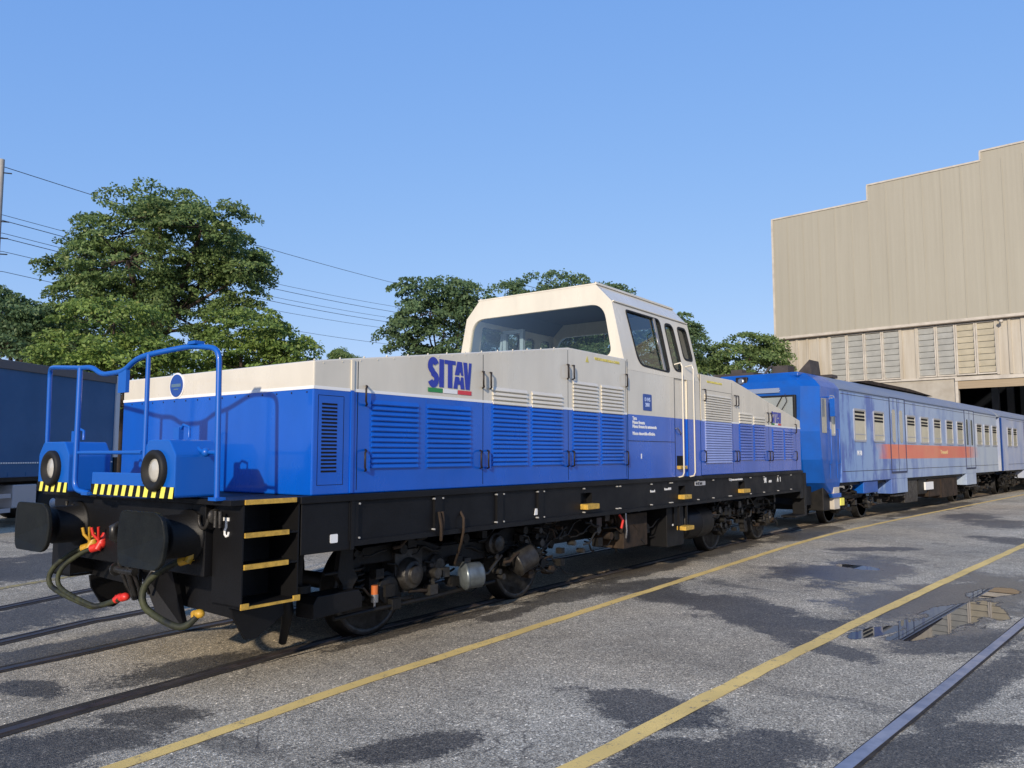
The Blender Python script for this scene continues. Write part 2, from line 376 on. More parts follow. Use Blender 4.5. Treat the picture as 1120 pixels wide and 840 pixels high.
for k, o in enumerate((0, 1.505)):
    pa = off_path(npth, o)
    strip('rail_groove', pa, -.10, .115, .004, M['groove'], .014)
    strip('rail', pa, -.036, .036, .010, M['railrust'], 0, .02)
# the road behind, curving away to the left
for k, pts in enumerate(([(-30, -9), (-6, 4.7), (2.39, 8.46), (3.95, 8.95), (8, 10.4), (16, 13.6), (40, 25), (70, 42)],
                         [(-30, -7), (-6, 5.9), (2.89, 10.29), (4.44, 10.98), (8, 12.4), (15.5, 15.2), (39, 26.5), (69, 43.5)])):
    pa = smooth_path(pts, .5)
    strip('rail_groove', pa, -.11, .12, .004, M['groove'], .02); strip('rail', pa, -.036, .036, .010, M['railrust'], 0, .02)
    strip('check_rail', pa, .09, .12, .008, M['railrust'], 0, .02)
rp = smooth_path([(-20, 1.72), (0, 1.70), (4.62, 1.665), (9.74, 1.65), (30, 1.64), (52, 1.64), (90, 1.64)], .5)
strip('rail_groove', rp, -.062, .047, .004, M['groove'], .006); strip('rail', rp, -.038, .038, .006, M['railtop'], 0, .02)
rp2 = off_path(rp, -1.505); strip('rail_groove', rp2, -.055, .085, .004, M['groove'], .006); strip('rail', rp2, -.037, .035, .012, M['railtop'], 0, .02)
y1 = smooth_path([(-12, 3.1), (0, 4.42), (1.93, 4.66), (3.0, 4.83), (3.86, 4.97), (5.77, 5.19), (8.46, 5.5), (15.74, 6.32), (20, 6.52), (26.06, 6.58), (40, 6.55), (51, 6.55)], .3)
y2 = smooth_path([(-12, 2.65), (0, 2.72), (3.64, 2.78), (5.94, 2.86), (9.23, 2.92), (14.43, 2.95), (30, 2.95), (51, 2.95)], .3)
strip('painted_yellow_line', y1, -.060, .060, .0045, M['line'], .008)
strip('painted_yellow_line', y2, -.066, .066, .0045, M['line'], .009)
strip('painted_yellow_line', smooth_path([(-3, 8.5), (1.5, 10.9), (3.3, 11.82), (4.3, 12.25), (7, 13.4), (14, 16)], .3), -.07, .07, .0045, M['lineold'], .006)
# thin crack running beside the near rail
ck = MB(); cp = [Vector((x, 0, .0035)) for x in ()]
x = 3.6
pts = []
while x < 9.5:
    pts.append(Vector((x, 6.02 + (x - 3.6) * .075 + random.uniform(-.02, .02), .0))); x += .09
strip('asphalt_crack', pts, -.006, .006, .004, M['groove'], .004)

# ------------------------------------------------------------------ the workshop hall
HX = 52
def cladding(name, col, col2, streak=(1, 5, .12), rib=0):
    m, t, b = new_mat(name)
    a = noise(t, 1.0, 6, .65, streak); c_ = noise(t, .12, 4, .6)
    f = ramp(t, mth(t, 'ADD', mth(t, 'MULTIPLY', a, .65), mth(t, 'MULTIPLY', c_, .35)), [(.36, 0.), (.62, 1.)])
    t.links.new(mixc(t, f, col, col2), b.inputs['Base Color']); b.inputs['Roughness'].default_value = .6
    if rib:
        wv = N(t, 'ShaderNodeTexWave', wave_type='BANDS', bands_direction='Y'); wv.inputs['Scale'].default_value = rib
        tc = N(t, 'ShaderNodeTexCoord'); t.links.new(tc.outputs['Object'], wv.inputs['Vector'])
        bump(t, b, wv.outputs['Fac'], .07, .02)
    return m
M['clad'] = cladding('ribbed_beige_cladding', (.36, .335, .265), (.325, .30, .235), rib=1.1)
M['wallpanel'] = cladding('beige_wall_panel', (.50, .46, .385), (.38, .33, .25), (1, 3, .25))
M['trim'] = simple('pale_trim', (.55, .50, .42), .55, var=.25, vscale=2)
M['slatblue'] = simple('grey_blue_louvre_glass', (.45, .455, .43), .35, var=.2, vscale=1.5)
M['slatbeige'] = simple('beige_louvre_glass', (.55, .50, .38), .45, var=.2, vscale=1.5)
M['slatback'] = simple('slat_backing', (.27, .27, .23), .7)
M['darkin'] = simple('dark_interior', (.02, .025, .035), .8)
M['roofing'] = simple('grey_roofing', (.22, .21, .20), .7, var=.3)
hall = empty('workshop_hall', (HX, 8, 0), 0, label='tall beige ribbed metal workshop hall with stepped roofline and open train door', cat='building')
def H(mb, name, mats, bevel=0, parent=None):
    mb.v = [(x - HX, y - 8, z) for x, y, z in mb.v]; return mb.build(name, mats, parent or hall, bevel)
steps = [(22.43, 16.07, 17.82), (16.07, 9.70, 18.82), (9.70, 3.3, 19.38), (3.3, -3.1, 18.82), (-3.1, -9.5, 17.82)]
mb = MB()
for (ya, yb, zt) in steps: mb.box(HX - .18, HX + .05, yb, ya, 9.66, zt)
H(mb, 'upper_cladding', M['clad'])
mb = MB()
for (ya, yb, zt) in steps:
    mb.box(HX - .23, HX + .09, yb - .02, ya + .03, zt, zt + .10)
mb.box(HX - .235, HX - .185, 22.34, 22.47, 9.66, 17.82); mb.box(HX - .235, HX - .185, 16.03, 16.12, 17.92, 18.82); mb.box(HX - .235, HX - .185, 9.66, 9.75, 18.92, 19.38)
H(mb, 'roof_edge_flashing', M['trim'])
mb = MB(); y = 22.43 - 1.06
while y > -9.4: mb.box(HX - .20, HX - .183, y - .03, y + .03, 9.70, 17.8 if y > 16.07 or y < -3.1 else 18.8); y -= 1.06
H(mb, 'cladding_seams', M['clad'])
H(MB().box(HX - .26, HX - .10, -9.5, 22.45, 9.50, 9.66), 'band_flashing', M['trim'])
H(MB().box(HX - .28, HX - .16, -9.5, 22.46, 9.44, 9.50), 'drip_edge', simple('dark_drip', (.14, .11, .08), .6))  # dark strip painting the shadow line under the cladding overhang
mb = MB()
for (ya, yb, zt) in steps: mb.box(HX + .05, HX + 60, yb, ya, zt - .4, zt - .02)
H(mb, 'roof', M['roofing'])
H(MB().box(HX + .05, HX + 60, 22.25, 22.40, 0, 17.4), 'side_wall', M['clad'])
H(MB().box(HX + .05, HX + 60, -9.5, -9.35, 0, 17.4), 'side_wall', M['clad'])
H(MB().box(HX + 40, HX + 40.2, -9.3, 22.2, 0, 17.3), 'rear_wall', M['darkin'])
# lower wall with two track doors
wz0, wz1 = 6.28, 9.44
mb = MB()
mb.box(HX, HX + .25, 11.46, 22.43, 0, wz0); mb.box(HX, HX + .25, -9.5, 1.0, 0, wz0)
mb.box(HX, HX + .25, 1.0, 11.46, 6.12, wz0)
H(mb, 'lower_wall', M['concrete'])
for ya, yb in ((22.43, 18.86), (14.5, 13.62), (9.36, 8.1), (3.8, 2.9)):
    pw = H(MB().box(HX, HX + .25, yb, ya, wz0, wz1), 'panel_wall', M['wallpanel']); mb = MB()
    k = max(1, round((ya - yb) / .72))
    for i in range(k + 1):
        yy = ya + (yb - ya) * i / k; mb.box(HX - .07, HX - .002, yy - .07, yy + .07, wz0, wz1)
    H(mb, 'panel_rib', M['wallpanel'], 0, pw)
H(MB().box(HX - .10, HX - .003, 11.5, 22.45, wz0 - .10, wz0 + .02), 'sill_band', M['trim'])
H(MB().box(HX - .16, HX - .004, .7, 11.60, 6.02, 6.22), 'door_lintel', M['trim'])
H(MB().box(HX - .10, HX - .004, .9, 11.46, 5.55, 5.99), 'rolled_door', simple('rolled_shutter', (.36, .28, .18), .6, var=.2, stretch=(1, .3, 12), vscale=2))
H(MB().box(HX - .10, HX - .004, 11.463, 11.62, 0, 6.0), 'door_jamb', M['trim'])
def louvre_window(ya, yb, mat_):
    z0, z1 = wz0 + .06, wz1 - .02
    f = MB(); f.holed([(yb, z0), (ya, z0), (ya, z1), (yb, z1)], [[(yb + .08, z0 + .08), (ya - .08, z0 + .08), (ya - .08, z1 - .08), (yb + .08, z1 - .08)]], lambda u, v_, w_: (w_, u, v_), HX - .06, HX + .12)
    fo = H(f, 'window', M['trim']); s = MB(); n = 8
    for i in range(n):
        zz = z0 + .1 + (z1 - z0 - .2) * (i + .5) / n
        s.obox((HX + .03, (ya + yb) / 2, zz), (.012, 0, .004), (0, (ya - yb) / 2 - .08, 0), (-.06, 0, (z1 - z0) / n * .40))
    s.box(HX + .13, HX + .15, yb + .02, ya - .02, z0, z1, 1)
    H(s, 'glass_slats', [mat_, M['slatback']], 0, fo)
for a, b in ((18.84, 14.52), (13.6, 9.38), (8.08, 3.82)):
    for i in range(4):
        ya = a + (b - a) * i / 4; yb = a + (b - a) * (i + 1) / 4
        louvre_window(ya - .01, yb + .01, M['slatblue'] if (a > 14 or (a > 10 and i < 2) or a < 9) else M['slatbeige'])
H(MB().box(HX, HX + .25, -9.5, 2.9, wz0, wz1), 'panel_wall', M['wallpanel'])
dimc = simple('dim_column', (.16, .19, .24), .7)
for i in range(6):
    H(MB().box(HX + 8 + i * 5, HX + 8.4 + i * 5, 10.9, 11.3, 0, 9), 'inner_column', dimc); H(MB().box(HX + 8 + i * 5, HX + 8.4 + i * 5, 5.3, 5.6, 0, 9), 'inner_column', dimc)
mb = MB(); mb.cyl((HX - .35, 9.05, 9.3), (HX - .1, 9.05, 9.34), .05); mb.ball((HX - .42, 9.05, 9.24), .13, 0, 12, (1.2, .9, .8))
H(mb, 'wall_lamp', M['trim'])

# ------------------------------------------------------------------ the locomotive (local: x along, y to the far side, z up)
loco = empty('shunting_locomotive', LC, LA, label='blue and cream centre-cab diesel shunting locomotive with black frame and yellow steps', cat='locomotive')
WL = 2.26; FT = 1.39
def hood(name, x0, x1, top):      # top: list of (x, z) from x0 to x1
    mb = MB(); Y = 1.5
    def q(a, b, c, d, m): mb.add([a, b, c, d], [(0, 1, 2, 3)], m)
    for s_ in (-1, 1):
        q((x0, s_ * Y, FT), (x1, s_ * Y, FT), (x1, s_ * Y, WL), (x0, s_ * Y, WL), 0)
        mb.add([(x0, s_ * Y, WL)] + [(x, s_ * Y, z) for x, z in top] + [(x1, s_ * Y, WL)], [tuple(range(len(top) + 2))], 1)
    for x, z in ((x0, top[0][1]), (x1, top[-1][1])):
        q((x, -Y, FT), (x, Y, FT), (x, Y, WL), (x, -Y, WL), 0); q((x, -Y, WL), (x, Y, WL), (x, Y, z), (x, -Y, z), 1)
    for (xa, za), (xb, zb) in zip(top, top[1:]): q((xa, -Y, za), (xb, -Y, zb), (xb, Y, zb), (xa, Y, za), 1)
    q((x0, -Y, FT), (x1, -Y, FT), (x1, Y, FT), (x0, Y, FT), 0)
    import bmesh
    o = mb.build(name, [M['blue'], M['cream']], loco)
    bm = bmesh.new(); bm.from_mesh(o.data); bmesh.ops.remove_doubles(bm, verts=bm.verts, dist=1e-4)
    bmesh.ops.recalc_face_normals(bm, faces=bm.faces); bm.to_mesh(o.data); bm.free()
    b = o.modifiers.new('bevel', 'BEVEL'); b.width = .012; b.segments = 2; b.limit_method = 'ANGLE'; b.angle_limit = R(25)
    return o
fh = hood('front_hood', -1.25, 4.03, [(-1.25, 2.48), (2.58, 3.0), (4.03, 3.0)])
rh = hood('rear_hood', 6.44, 11.62, [(6.44, 3.0), (7.87, 3.0), (11.62, 2.43)])
SY = -1.5
def side(u, v, w): return (u, SY - w, v)
def louvre(x0, x1, z0, z1, par, pitch=.046, mats=None):
    mb = MB(); n = int((z1 - z0) / pitch)
    for i in range(n):
        z = z0 + i * pitch; m = 0 if z + .02 < WL else 1
        mb.prism([(.001, z + pitch * .92), (.020, z + .007), (.018, z), (.001, z)], lambda a, b, c: (c, SY - a, b), x0, x1, m)
    if mats is None: mats = [M['blue'], M['cream']]
    mb.box(x0 - .012, x0, SY - .004, SY + .001, z0 - .02, min(z1, WL) , 0); 
    return mb.build('louvre', mats, par)
for a in ((-.62, -.03, 1.60, 2.235), (.09, .73, 1.60, 2.235), (1.09, 1.71, 1.60, 2.47), (1.80, 2.42, 1.60, 2.47), (2.66, 3.24, 1.60, 2.62), (3.33, 3.90, 1.60, 2.62)):
    louvre(*a, fh)
louvre(6.62, 7.72, 1.58, 2.72, rh, .04, [M['lavender'], M['cream']])  # lower slats carry the painted-in sheen
for a in ((8.12, 8.72, 1.62, 2.50), (8.83, 9.42, 1.62, 2.44), (9.86, 10.45, 1.62, 2.22), (10.55, 11.1, 1.62, 2.22)): louvre(*a, rh, .05)
mb = MB()
for i in range(19): mb.box(-1.16, -1.00, SY - .003, SY + .002, 1.575 + i * .0305, 1.590 + i * .0305)
mb.build('vent_slots', M['slit'], fh)
def seams(par, items):
    mb = MB()
    for x0, x1, z0, z1 in items: mb.box(x0, x1, SY - .0015, SY + .002, z0, z1)
    return mb.build('panel_gap', M['slit'], par)
def topz(x): return 2.48 + .52 * (x + 1.25) / 3.83 if x < 2.58 else 3.0
seams(fh, [(x, x + .007, 1.42, topz(x) - .03) for x in (-.78, .93, 2.55, 3.985)] + [(-1.2, -.93, 1.47, 1.474), (-1.2, -.93, 2.2, 2.204), (-.93, -.926, 1.47, 2.2), (-1.2, -1.196, 1.47, 2.2)])
seams(rh, [(7.80, 7.807, 1.42, 2.95), (9.64, 9.647, 1.42, 2.7), (11.3, 11.307, 1.42, 2.44), (6.5, 7.8, 2.755, 2.76)])
mb = MB(); mb.box(-.855, -.825, SY - .012, SY, FT + .01, WL, 0); mb.box(-.855, -.825, SY - .012, SY, WL, 2.52, 1)
mb.build('corner_post', [M['blue'], M['cream']], fh)
def grab(par, x, z0, z1):
    MB().tube([(x + .05, SY - .003, z0), (x + .02, SY - .045, z0 + .008), (x, SY - .055, z0 + .03), (x, SY - .055, z1 - .03), (x + .02, SY - .045, z1 - .008), (x + .05, SY - .003, z1)][:], .0095, 8).build('handle', M['handle'], par)
for x, z in ((-.73, 2.14), (.875, 2.40), (1.00, 2.40), (2.49, 2.62), (2.61, 2.62), (3.94, 2.62)): grab(fh, x, z, z + .17)
for x in (-.73, .84, .96, 2.48, 2.60, 3.94): grab(fh, x, 1.58, 1.76)
for x, z in ((6.55, 2.58), (7.86, 2.56), (7.98, 2.56), (9.52, 2.33), (9.70, 2.33), (11.2, 2.16)): grab(rh, x, z, z + .18)
for x in (6.52, 7.84, 7.97, 9.55, 9.70, 11.2): grab(rh, x, 1.60, 1.78)
# small rivets along the panel edges
mb = MB()
for i in range(30):
    y = -1.42 + i * .098
    if i % 2 == 0: mb.cyl((-1.253, y, 2.225), (-1.247, y, 2.225), .008, n=8)
mb.build('rivets', M['handle'], fh)
mb = MB()
for i in range(26): mb.cyl((-1.15 + i * .2, SY - .004, topz(-1.15 + i * .2) - .025), (-1.15 + i * .2, SY + .001, topz(-1.15 + i * .2) - .025), .006, n=6)
for i in range(14): mb.ball((-1.24 + i * .27, -1.49, topz(-1.24 + i * .27) + .004), .010, 0, 6)
mb.build('rivets', M['cream'], fh)
mb = MB(); mb.cyl((-1.251, .50, 2.375), (-1.262, .50, 2.375), .108, n=32, smooth=False); o = mb.build('round_badge', M['plaque'], fh)
mb = MB(); mb.cyl((-1.250, .50, 2.375), (-1.2565, .50, 2.375), .124, n=32, smooth=False); 
mb.build('badge_ring', M['white'], fh)
mb = MB(); mb.box(-1.2645, -1.262, .42, .58, 2.362, 2.392); mb.box(-1.2645, -1.262, .46, .54, 2.335, 2.345); mb.build('badge_lettering', simple('badge_grey', (.10, .17, .24), .5), o)
# company logo
def logo(par, x0, z0, w_, h_, y=SY - .003):
    def P(u, v, q): return (x0 + u * w_, y - q, z0 + v * h_)
    mb = MB(); d = .003
    mb.prism([(.245, 0), (.345, 0), (.345, 1), (.245, 1)], P, 0, d)
    mb.prism([(.44, 0), (.54, 0), (.54, .86), (.615, .86), (.615, 1), (.365, 1), (.365, .86), (.44, .86)], P, 0, d)
    mb.prism([(.60, .50), (.625, .50), (.70, .5), (.715, .62), (.735, .62), (.75, .5), (.80, .5), (.765, 1), (.66, 1)], P, 0, d)
    mb.prism([(.57, 0), (.66, 0), (.67, .16), (.73, .16), (.74, 0), (.83, 0), (.80, .44), (.745, .44), (.735, .29), (.715, .29), (.70, .44), (.61, .44)], P, 0, d)
    mb.prism([(.80, 1), (.89, 1), (.915, .35), (.94, 1), (1.0, 1), (.955, 0), (.86, 0)], P, 0, d)
    mb.build('lettering', M['logo'], par)
    pts = []
    cx = .11
    for i in range(29):           # the S as a swept ribbon
        t_ = i / 28
        if t_ < .5: a = R(20) + (R(270) - R(20)) * (t_ / .5); px, pz = cx + .070 * math.cos(a), .735 + .185 * math.sin(a)
        else: a = R(90) - (R(250)) * ((t_ - .5) / .5); px, pz = cx + .070 * math.cos(a), .265 + .185 * math.sin(a)
        pts.append((px, pz))
    mb = MB(); v = []
    for i, (a_, b_) in enumerate(pts):
        p = Vector((a_ * w_, b_ * h_)); n_ = (Vector(pts[min(i + 1, 28)]) - Vector(pts[max(i - 1, 0)])); n_ = Vector((n_.x * w_, n_.y * h_)).normalized(); n_ = Vector((-n_.y, n_.x)) * w_ * .052
        for q in (p + n_, p - n_): v.append((x0 + q.x, y - d, z0 + q.y))
    mb.add(v, [(i * 2, i * 2 + 1, i * 2 + 3, i * 2 + 2) for i in range(28)]).build('lettering', M['logo'], par)
    MB().prism([(0, -.20), (.32, -.20), (.32, -.05), (0, -.05)], P, 0, d).build('green_bar', M['green'], par)
    MB().prism([(.34, -.20), (.66, -.20), (.66, -.05), (.34, -.05)], P, 0, d).build('white_bar', M['white'], par)
    MB().prism([(.68, -.20), (1, -.20), (1, -.05), (.68, -.05)], P, 0, d).build('red_bar', M['flagred'], par)
logo(fh, .10, 2.365, .64, .27)
logo(rh, 9.80, 2.33, .58, .21)
# white edge line between cream and blue
mb = MB()
for x0, x1 in ((-1.25, -.86), (-.82, 4.02), (6.45, 11.62)): mb.box(x0, x1, SY - .0025, SY, WL - .010, WL + .016)
mb.box(-1.2525, -1.25, -1.5, 1.5, WL - .010, WL + .016); mb.build('dividing_line', M['white'], fh)
# the yellow notices
M['notice'] = simple('yellow_notice', (.58, .50, .10), .5)
text('notice_lettering', 'VIETATO SALIRE SULLA CABINA', .045, M['notice'], fh, (3.18, SY - .002, 2.91), (1, 0, 0), (0, 0, 1), 1.0, .002)
text('notice_lettering', 'VIETATO SALIRE SULLA CABINA', .045, M['notice'], rh, (6.72, SY - .002, 2.88), (1, 0, 0), (0, 0, 1), 1.0, .002)
MB().prism([(2.96, 2.86), (3.04, 2.86), (3.0, 2.94)], side, .001, .003).build('warning_triangle', M['notice'], fh)

# cab
cab = MB(); Y = 1.5
def lowbox(x0, x1):
    m_ = MB()
    for s_ in (-1, 1):
        m_.box(x0, x1, min(s_ * 1.5, s_ * 1.44), max(s_ * 1.5, s_ * 1.44), FT, WL, 0); m_.box(x0, x1, min(s_ * 1.5, s_ * 1.44), max(s_ * 1.5, s_ * 1.44), WL, 2.86, 1)
    return m_
c0 = lowbox(4.04, 5.50)
for v in (): pass
m_ = c0
for (xa, xb) in ((5.95, 6.43),):
    for s_ in (-1, 1):
        m_.box(xa, xb, min(s_ * 1.5, s_ * 1.44), max(s_ * 1.5, s_ * 1.44), FT, WL, 0); m_.box(xa, xb, min(s_ * 1.5, s_ * 1.44), max(s_ * 1.5, s_ * 1.44), WL, 2.86, 1)
m_.box(4.06, 6.42, -1.43, 1.43, FT + .01, 1.62, 0)
cabo = m_.build('cab', [M['blue'], M['cream']], loco)
# cab door (slightly recessed) each side
for s_ in (-1, 1):
    d = MB(); y0, y1_ = (-1.475, -1.44) if s_ < 0 else (1.44, 1.475)
    d.box(5.502, 5.948, y0, y1_, FT, WL, 0); d.box(5.502, 5.948, y0, y1_, WL, 2.86, 1)
    do = d.build('cab_door', [M['blue'], M['cream']], loco)
    if s_ < 0:
        MB().tube([(5.56, y0 - .002, 2.10), (5.58, y0 - .03, 2.12), (5.70, y0 - .035, 2.03), (5.72, y0 - .01, 2.02)], .009, 6).build('handle', M['steel'], do)
# upper shell
def tumble(s_):
    def fn(u, v, w_):
        t_ = (v - 2.86) / (3.82 - 2.86); y = 1.5 + (1.29 - 1.5) * t_ - w_; return (u, s_ * y, v)
    return fn
WIN = [rpoly([(4.43, 2.96), (5.40, 2.93), (5.42, 3.75), (4.36, 3.75)], [.16, .10, .10, .06]), rpoly([(5.56, 2.98), (5.88, 2.98), (5.86, 3.72), (5.56, 3.72)], .12), rpoly([(6.02, 3.19), (6.36, 3.19), (6.34, 3.72), (6.02, 3.72)], .09)]
mb = MB()
for s_ in (-1, 1):
    mb.holed([(4.04, 2.862), (6.43, 2.862), (6.43, 3.82), (4.04, 3.82)], WIN, tumble(s_), 0, .05)
def front(x0, sg):
    def fn(u, v, w_): return (x0 + sg * w_, u, v)
    return fn
FO = [(-1.48, 2.99), (1.48, 2.99), (1.47, 3.0), (1.29, 3.82), (1.04, 4.08), (-1.04, 4.08), (-1.29, 3.82), (-1.47, 3.0)]
FW = rpoly([(-1.29, 3.06), (1.29, 3.06), (1.16, 3.80), (-1.16, 3.80)], [.14, .14, .22, .22], 7)
mb.holed(FO, [FW], front(4.035, 1), -.03, .03); mb.holed(FO, [FW], front(6.435, -1), -.03, .03)
for s_ in (-1, 1): mb.add([(4.05, s_ * 1.29, 3.82), (6.42, s_ * 1.29, 3.82), (6.42, s_ * 1.04, 4.08), (4.05, s_ * 1.04, 4.08)], [(0, 1, 2, 3)])
mb.build('cab_shell', M['cream'], cabo, .006)
mb = MB(); mb.add([(4.06, -1.27, 3.81), (6.4, -1.27, 3.81), (6.4, -1.02, 4.04), (4.06, -1.02, 4.04)], [(0, 1, 2, 3)]); mb.add([(4.06, 1.27, 3.81), (6.4, 1.27, 3.81), (6.4, 1.02, 4.04), (4.06, 1.02, 4.04)], [(0, 1, 2, 3)])
mb.box(4.07, 6.4, -1.03, 1.03, 4.02, 4.04); mb.build('cab_ceiling', M['cabdark'], cabo)
mb = MB(); mb.box(4.0, 6.47, -1.06, 1.06, 4.08, 4.10, 0)
for s_ in (-1, 1): mb.tube([(4.02, s_ * 1.03, 4.11), (6.45, s_ * 1.03, 4.11)], .012, 6)
for x, y in ((4.4, -.8), (5.3, -.9), (5.9, -.6), (4.6, .6), (5.6, .3)): mb.tube([(x, y, 4.1), (x, y, 4.16), (x + .06, y, 4.18), (x + .12, y, 4.16), (x + .12, y, 4.1)], .01, 6)
mb.build('cab_roof', M['cream'], cabo)
MB().box(4.03, 6.44, -1.312, -1.285, 3.815, 3.83).build('rain_gutter', M['cream'], cabo); MB().box(4.03, 6.44, 1.285, 1.312, 3.815, 3.83).build('rain_gutter', M['cream'], cabo)
for k, wn in enumerate(WIN):
    for s_ in (-1, 1):
        c = Vector((sum(p[0] for p in wn) / len(wn), sum(p[1] for p in wn) / len(wn)))
        inner = [tuple(c + (Vector(p) - c) * (1 - .018 / max((Vector(p) - c).length, .05) * 1.3)) for p in wn]
        outer = [tuple(c + (Vector(p) - c) * (1 + .010 / max((Vector(p) - c).length, .05))) for p in wn]
        wo = MB().holed(outer, [inner], tumble(s_), -.008, .02).build('window', M['rubber'], cabo)
        MB().add([tumble(s_)(p[0], p[1], .022) for p in wn], [tuple(range(len(wn)))]).build('pane', M['sideglass'], wo)
mb = MB(); mb.holed([(5.20, 2.95), (5.25, 2.95), (5.25, 3.74), (5.20, 3.74)], [], tumble(-1), -.014, .0); mb.build('sliding_frame', M['framegrey'], cabo)
mb = MB(); f_ = tumble(-1); mb.tube([f_(5.12, 3.22, -.01), f_(5.09, 3.24, -.05), f_(5.09, 3.50, -.05), f_(5.14, 3.52, -.01)], .009, 6); mb.build('handle', M['steel'], cabo)
for x0, sg in ((4.035, 1), (6.435, -1)):
    MB().add([(x0, p[0] * 1.01, p[1]) for p in FW], [tuple(range(len(FW)))]).build('windscreen', M['glass'], cabo)
# inside: desk, door frame, seat
mb = MB(); mb.box(4.1, 4.45, -1.3, 1.3, 2.4, 2.95, 1); mb.box(4.07, 6.40, -1.4, 1.4, 1.7, 1.74, 1)
for y in (1.02, .68): mb.box(4.66, 4.72, y, y + .065, 1.8, 3.70, 0)
mb.box(4.66, 4.72, .745, 1.02, 3.64, 3.70, 0); mb.tube([(4.70, 1.22, 2.4), (4.70, 1.13, 3.66)], .022, 6)
mb.box(4.06, 4.10, -.02, .02, 2.9, 3.0, 1)
mb.build('cab_interior_frame', [M['cabin'], M['cabdark']], cabo)
mb = MB(); mb.box(5.3, 5.8, -.95, -.45, 2.15, 2.28); mb.obox((5.78, -.7, 2.6), (.04, 0, .02), (0, .24, 0), (-.02, 0, .42)); mb.cyl((5.55, -.7, 1.74), (5.55, -.7, 2.15), .05)
mb.build('driver_seat', M['cabdark'], cabo, .03)
# door rails, plaque, text on the cab side
for x in (5.57, 5.97):
    MB().tube([(x, -1.475, 3.07), (x, -1.58, 3.09), (x, -1.60, 3.03), (x, -1.60, 1.45), (x, -1.58, 1.40), (x, -1.50, 1.38)], .0115, 8).build('grab_rail', M['cream'], cabo)
mb = MB(); mb.prism(rrect(4.48, 4.74, 2.33, 2.56, .015, 2), side, .001, .006); pq = mb.build('blue_plaque', M['plaque'], cabo)
pm = simple('plaque_text', (.45, .55, .78), .5)
text('plaque_lettering', 'D 145\n2001', .075, pm, pq, (4.61, SY - .007, 2.46), (1, 0, 0), (0, 0, 1), .9, .002, 'CENTER')
for zt, tx in ((2.19, 'Tara'), (2.135, 'Massa frenata'), (2.08, 'Massa frenata in autonomia'), (1.985, 'Massa rimorchio effettiva')):
    text('side_lettering', tx, .062, M['white'], cabo, (4.17, SY - .001, zt), (1, 0, 0), (0, 0, 1), 1.05, .0022)
MB().prism(rrect(4.40, 4.425, 1.66, 1.73, .008, 2), side, .001, .004).build('white_tag', M['white'], cabo)
mb = MB(); mb.box(4.03, 5.50, SY - .006, SY, 1.90, 1.906); mb.box(4.03, 4.036, SY - .003, SY, FT, 3.0); mb.box(5.49, 5.497, SY - .003, SY, FT, 2.86); mb.box(5.95, 5.957, SY - .003, SY, FT, 2.86); mb.box(6.43, 6.438, SY - .003, SY + .01, FT, 3.0)
mb.build('panel_gap', M['slit'], cabo)
mb = MB(); mb.box(6.445, 6.48, SY - .012, SY, WL, 2.99, 1); mb.build('corner_post', [M['blue'], M['cream']], cabo)

# frame
fr = MB(); fr.box(-1.36, 11.64, -1.40, 1.40, .99, 1.33)
fr.box(-1.36, 11.66, -1.52, 1.52, 1.33, 1.388)
fr.box(-1.34, -.83, -1.50, -1.40, .93, 1.33)
frame = fr.build('frame', M['black'], loco, .006)
mb = MB(); DIV = [-.80, .20, .32, 1.14, 1.30, 1.93, 2.05, 3.82, 5.60, 7.6, 9.6, 11.62]
HOLES = [(2.86, 3.12), (5.62, 5.86), (8.05, 8.35)]
for a, b in ((-.80, 1.2), (1.2, 11.62)):
    hs = [[(h0, 1.13), (h1, 1.13), (h1, 1.25), (h0, 1.25)] for h0, h1 in HOLES if a < h0 < b]
    mb.holed([(a, 1.0), (b, 1.0), (b, 1.33), (a, 1.33)], hs, side, -.10, -.02)
mb.box(-.80, 11.62, -1.51, -1.40, .955, 1.0); mb.box(-.8, 11.62, 1.40, 1.5, .955, 1.33)
for x in (-.80, .26, 1.22, 1.97): mb.box(x - .05, x + .05, -1.508, -1.478, 1.0, 1.33)
mb.box(-.835, -.80, -1.515, -1.40, .93, 1.33)
sill = mb
MB().box(-.9, 11.5, -1.395, -1.38, 1.02, 1.3).build('sill_backing', M['slit'], frame)
mb = MB()
for x in (-.74, .20, .32, 1.16, 1.28, 1.91, 2.03, 2.9, 3.72, 3.80, 4.7, 5.3, 5.36, 6.3, 6.9, 7.6, 7.66, 8.6, 9.3, 10.1, 10.9):
    for z in (1.305, 1.02): sill.cyl((x, -1.478, z), (x, -1.516, z), .0085, n=8, m=1)
sill.build('side_sill', [M['black'], M['bolt']], frame)
for h0, h1 in HOLES:
    mb = MB(); mb.box(h0 - .01, h1 + .02, -1.58, -1.45, 1.055, 1.12); mb.build('side_step', M['yellow'], frame, .008)
mb = MB(); mb.box(5.60, 5.90, -1.60, -1.45, .60, .66); hs_ = mb.build('hanging_step', M['yellow'], frame, .008)
mb = MB(); mb.box(5.60, 5.63, -1.50, -1.47, .60, .96); mb.box(5.86, 5.89, -1.50, -1.47, .60, .96); mb.box(5.63, 5.86, -1.40, -1.39, .66, .95); mb.build('hanger', M['black'], hs_)
mb = MB(); mb.box(5.60, 5.86, -1.53, -1.46, 1.50, 1.55); mb.build('side_step', M['yellow'], cabo, .006)
MB().box(5.60, 5.86, -1.480, -1.470, 1.55, 1.70).build('foot_hole', M['slit'], cabo)
mb = MB(); mb.prism(rrect(6.20, 6.60, 1.235, 1.30, .012, 2), side, -.014, -.008); pl = mb.build('data_plate', simple('plate_grey', (.42, .42, .42), .5), frame)
text('plate_lettering', '98 83 2601', .055, M['black'], pl, (6.23, SY + .007, 1.247), (1, 0, 0), (0, 0, 1), 1, .001)
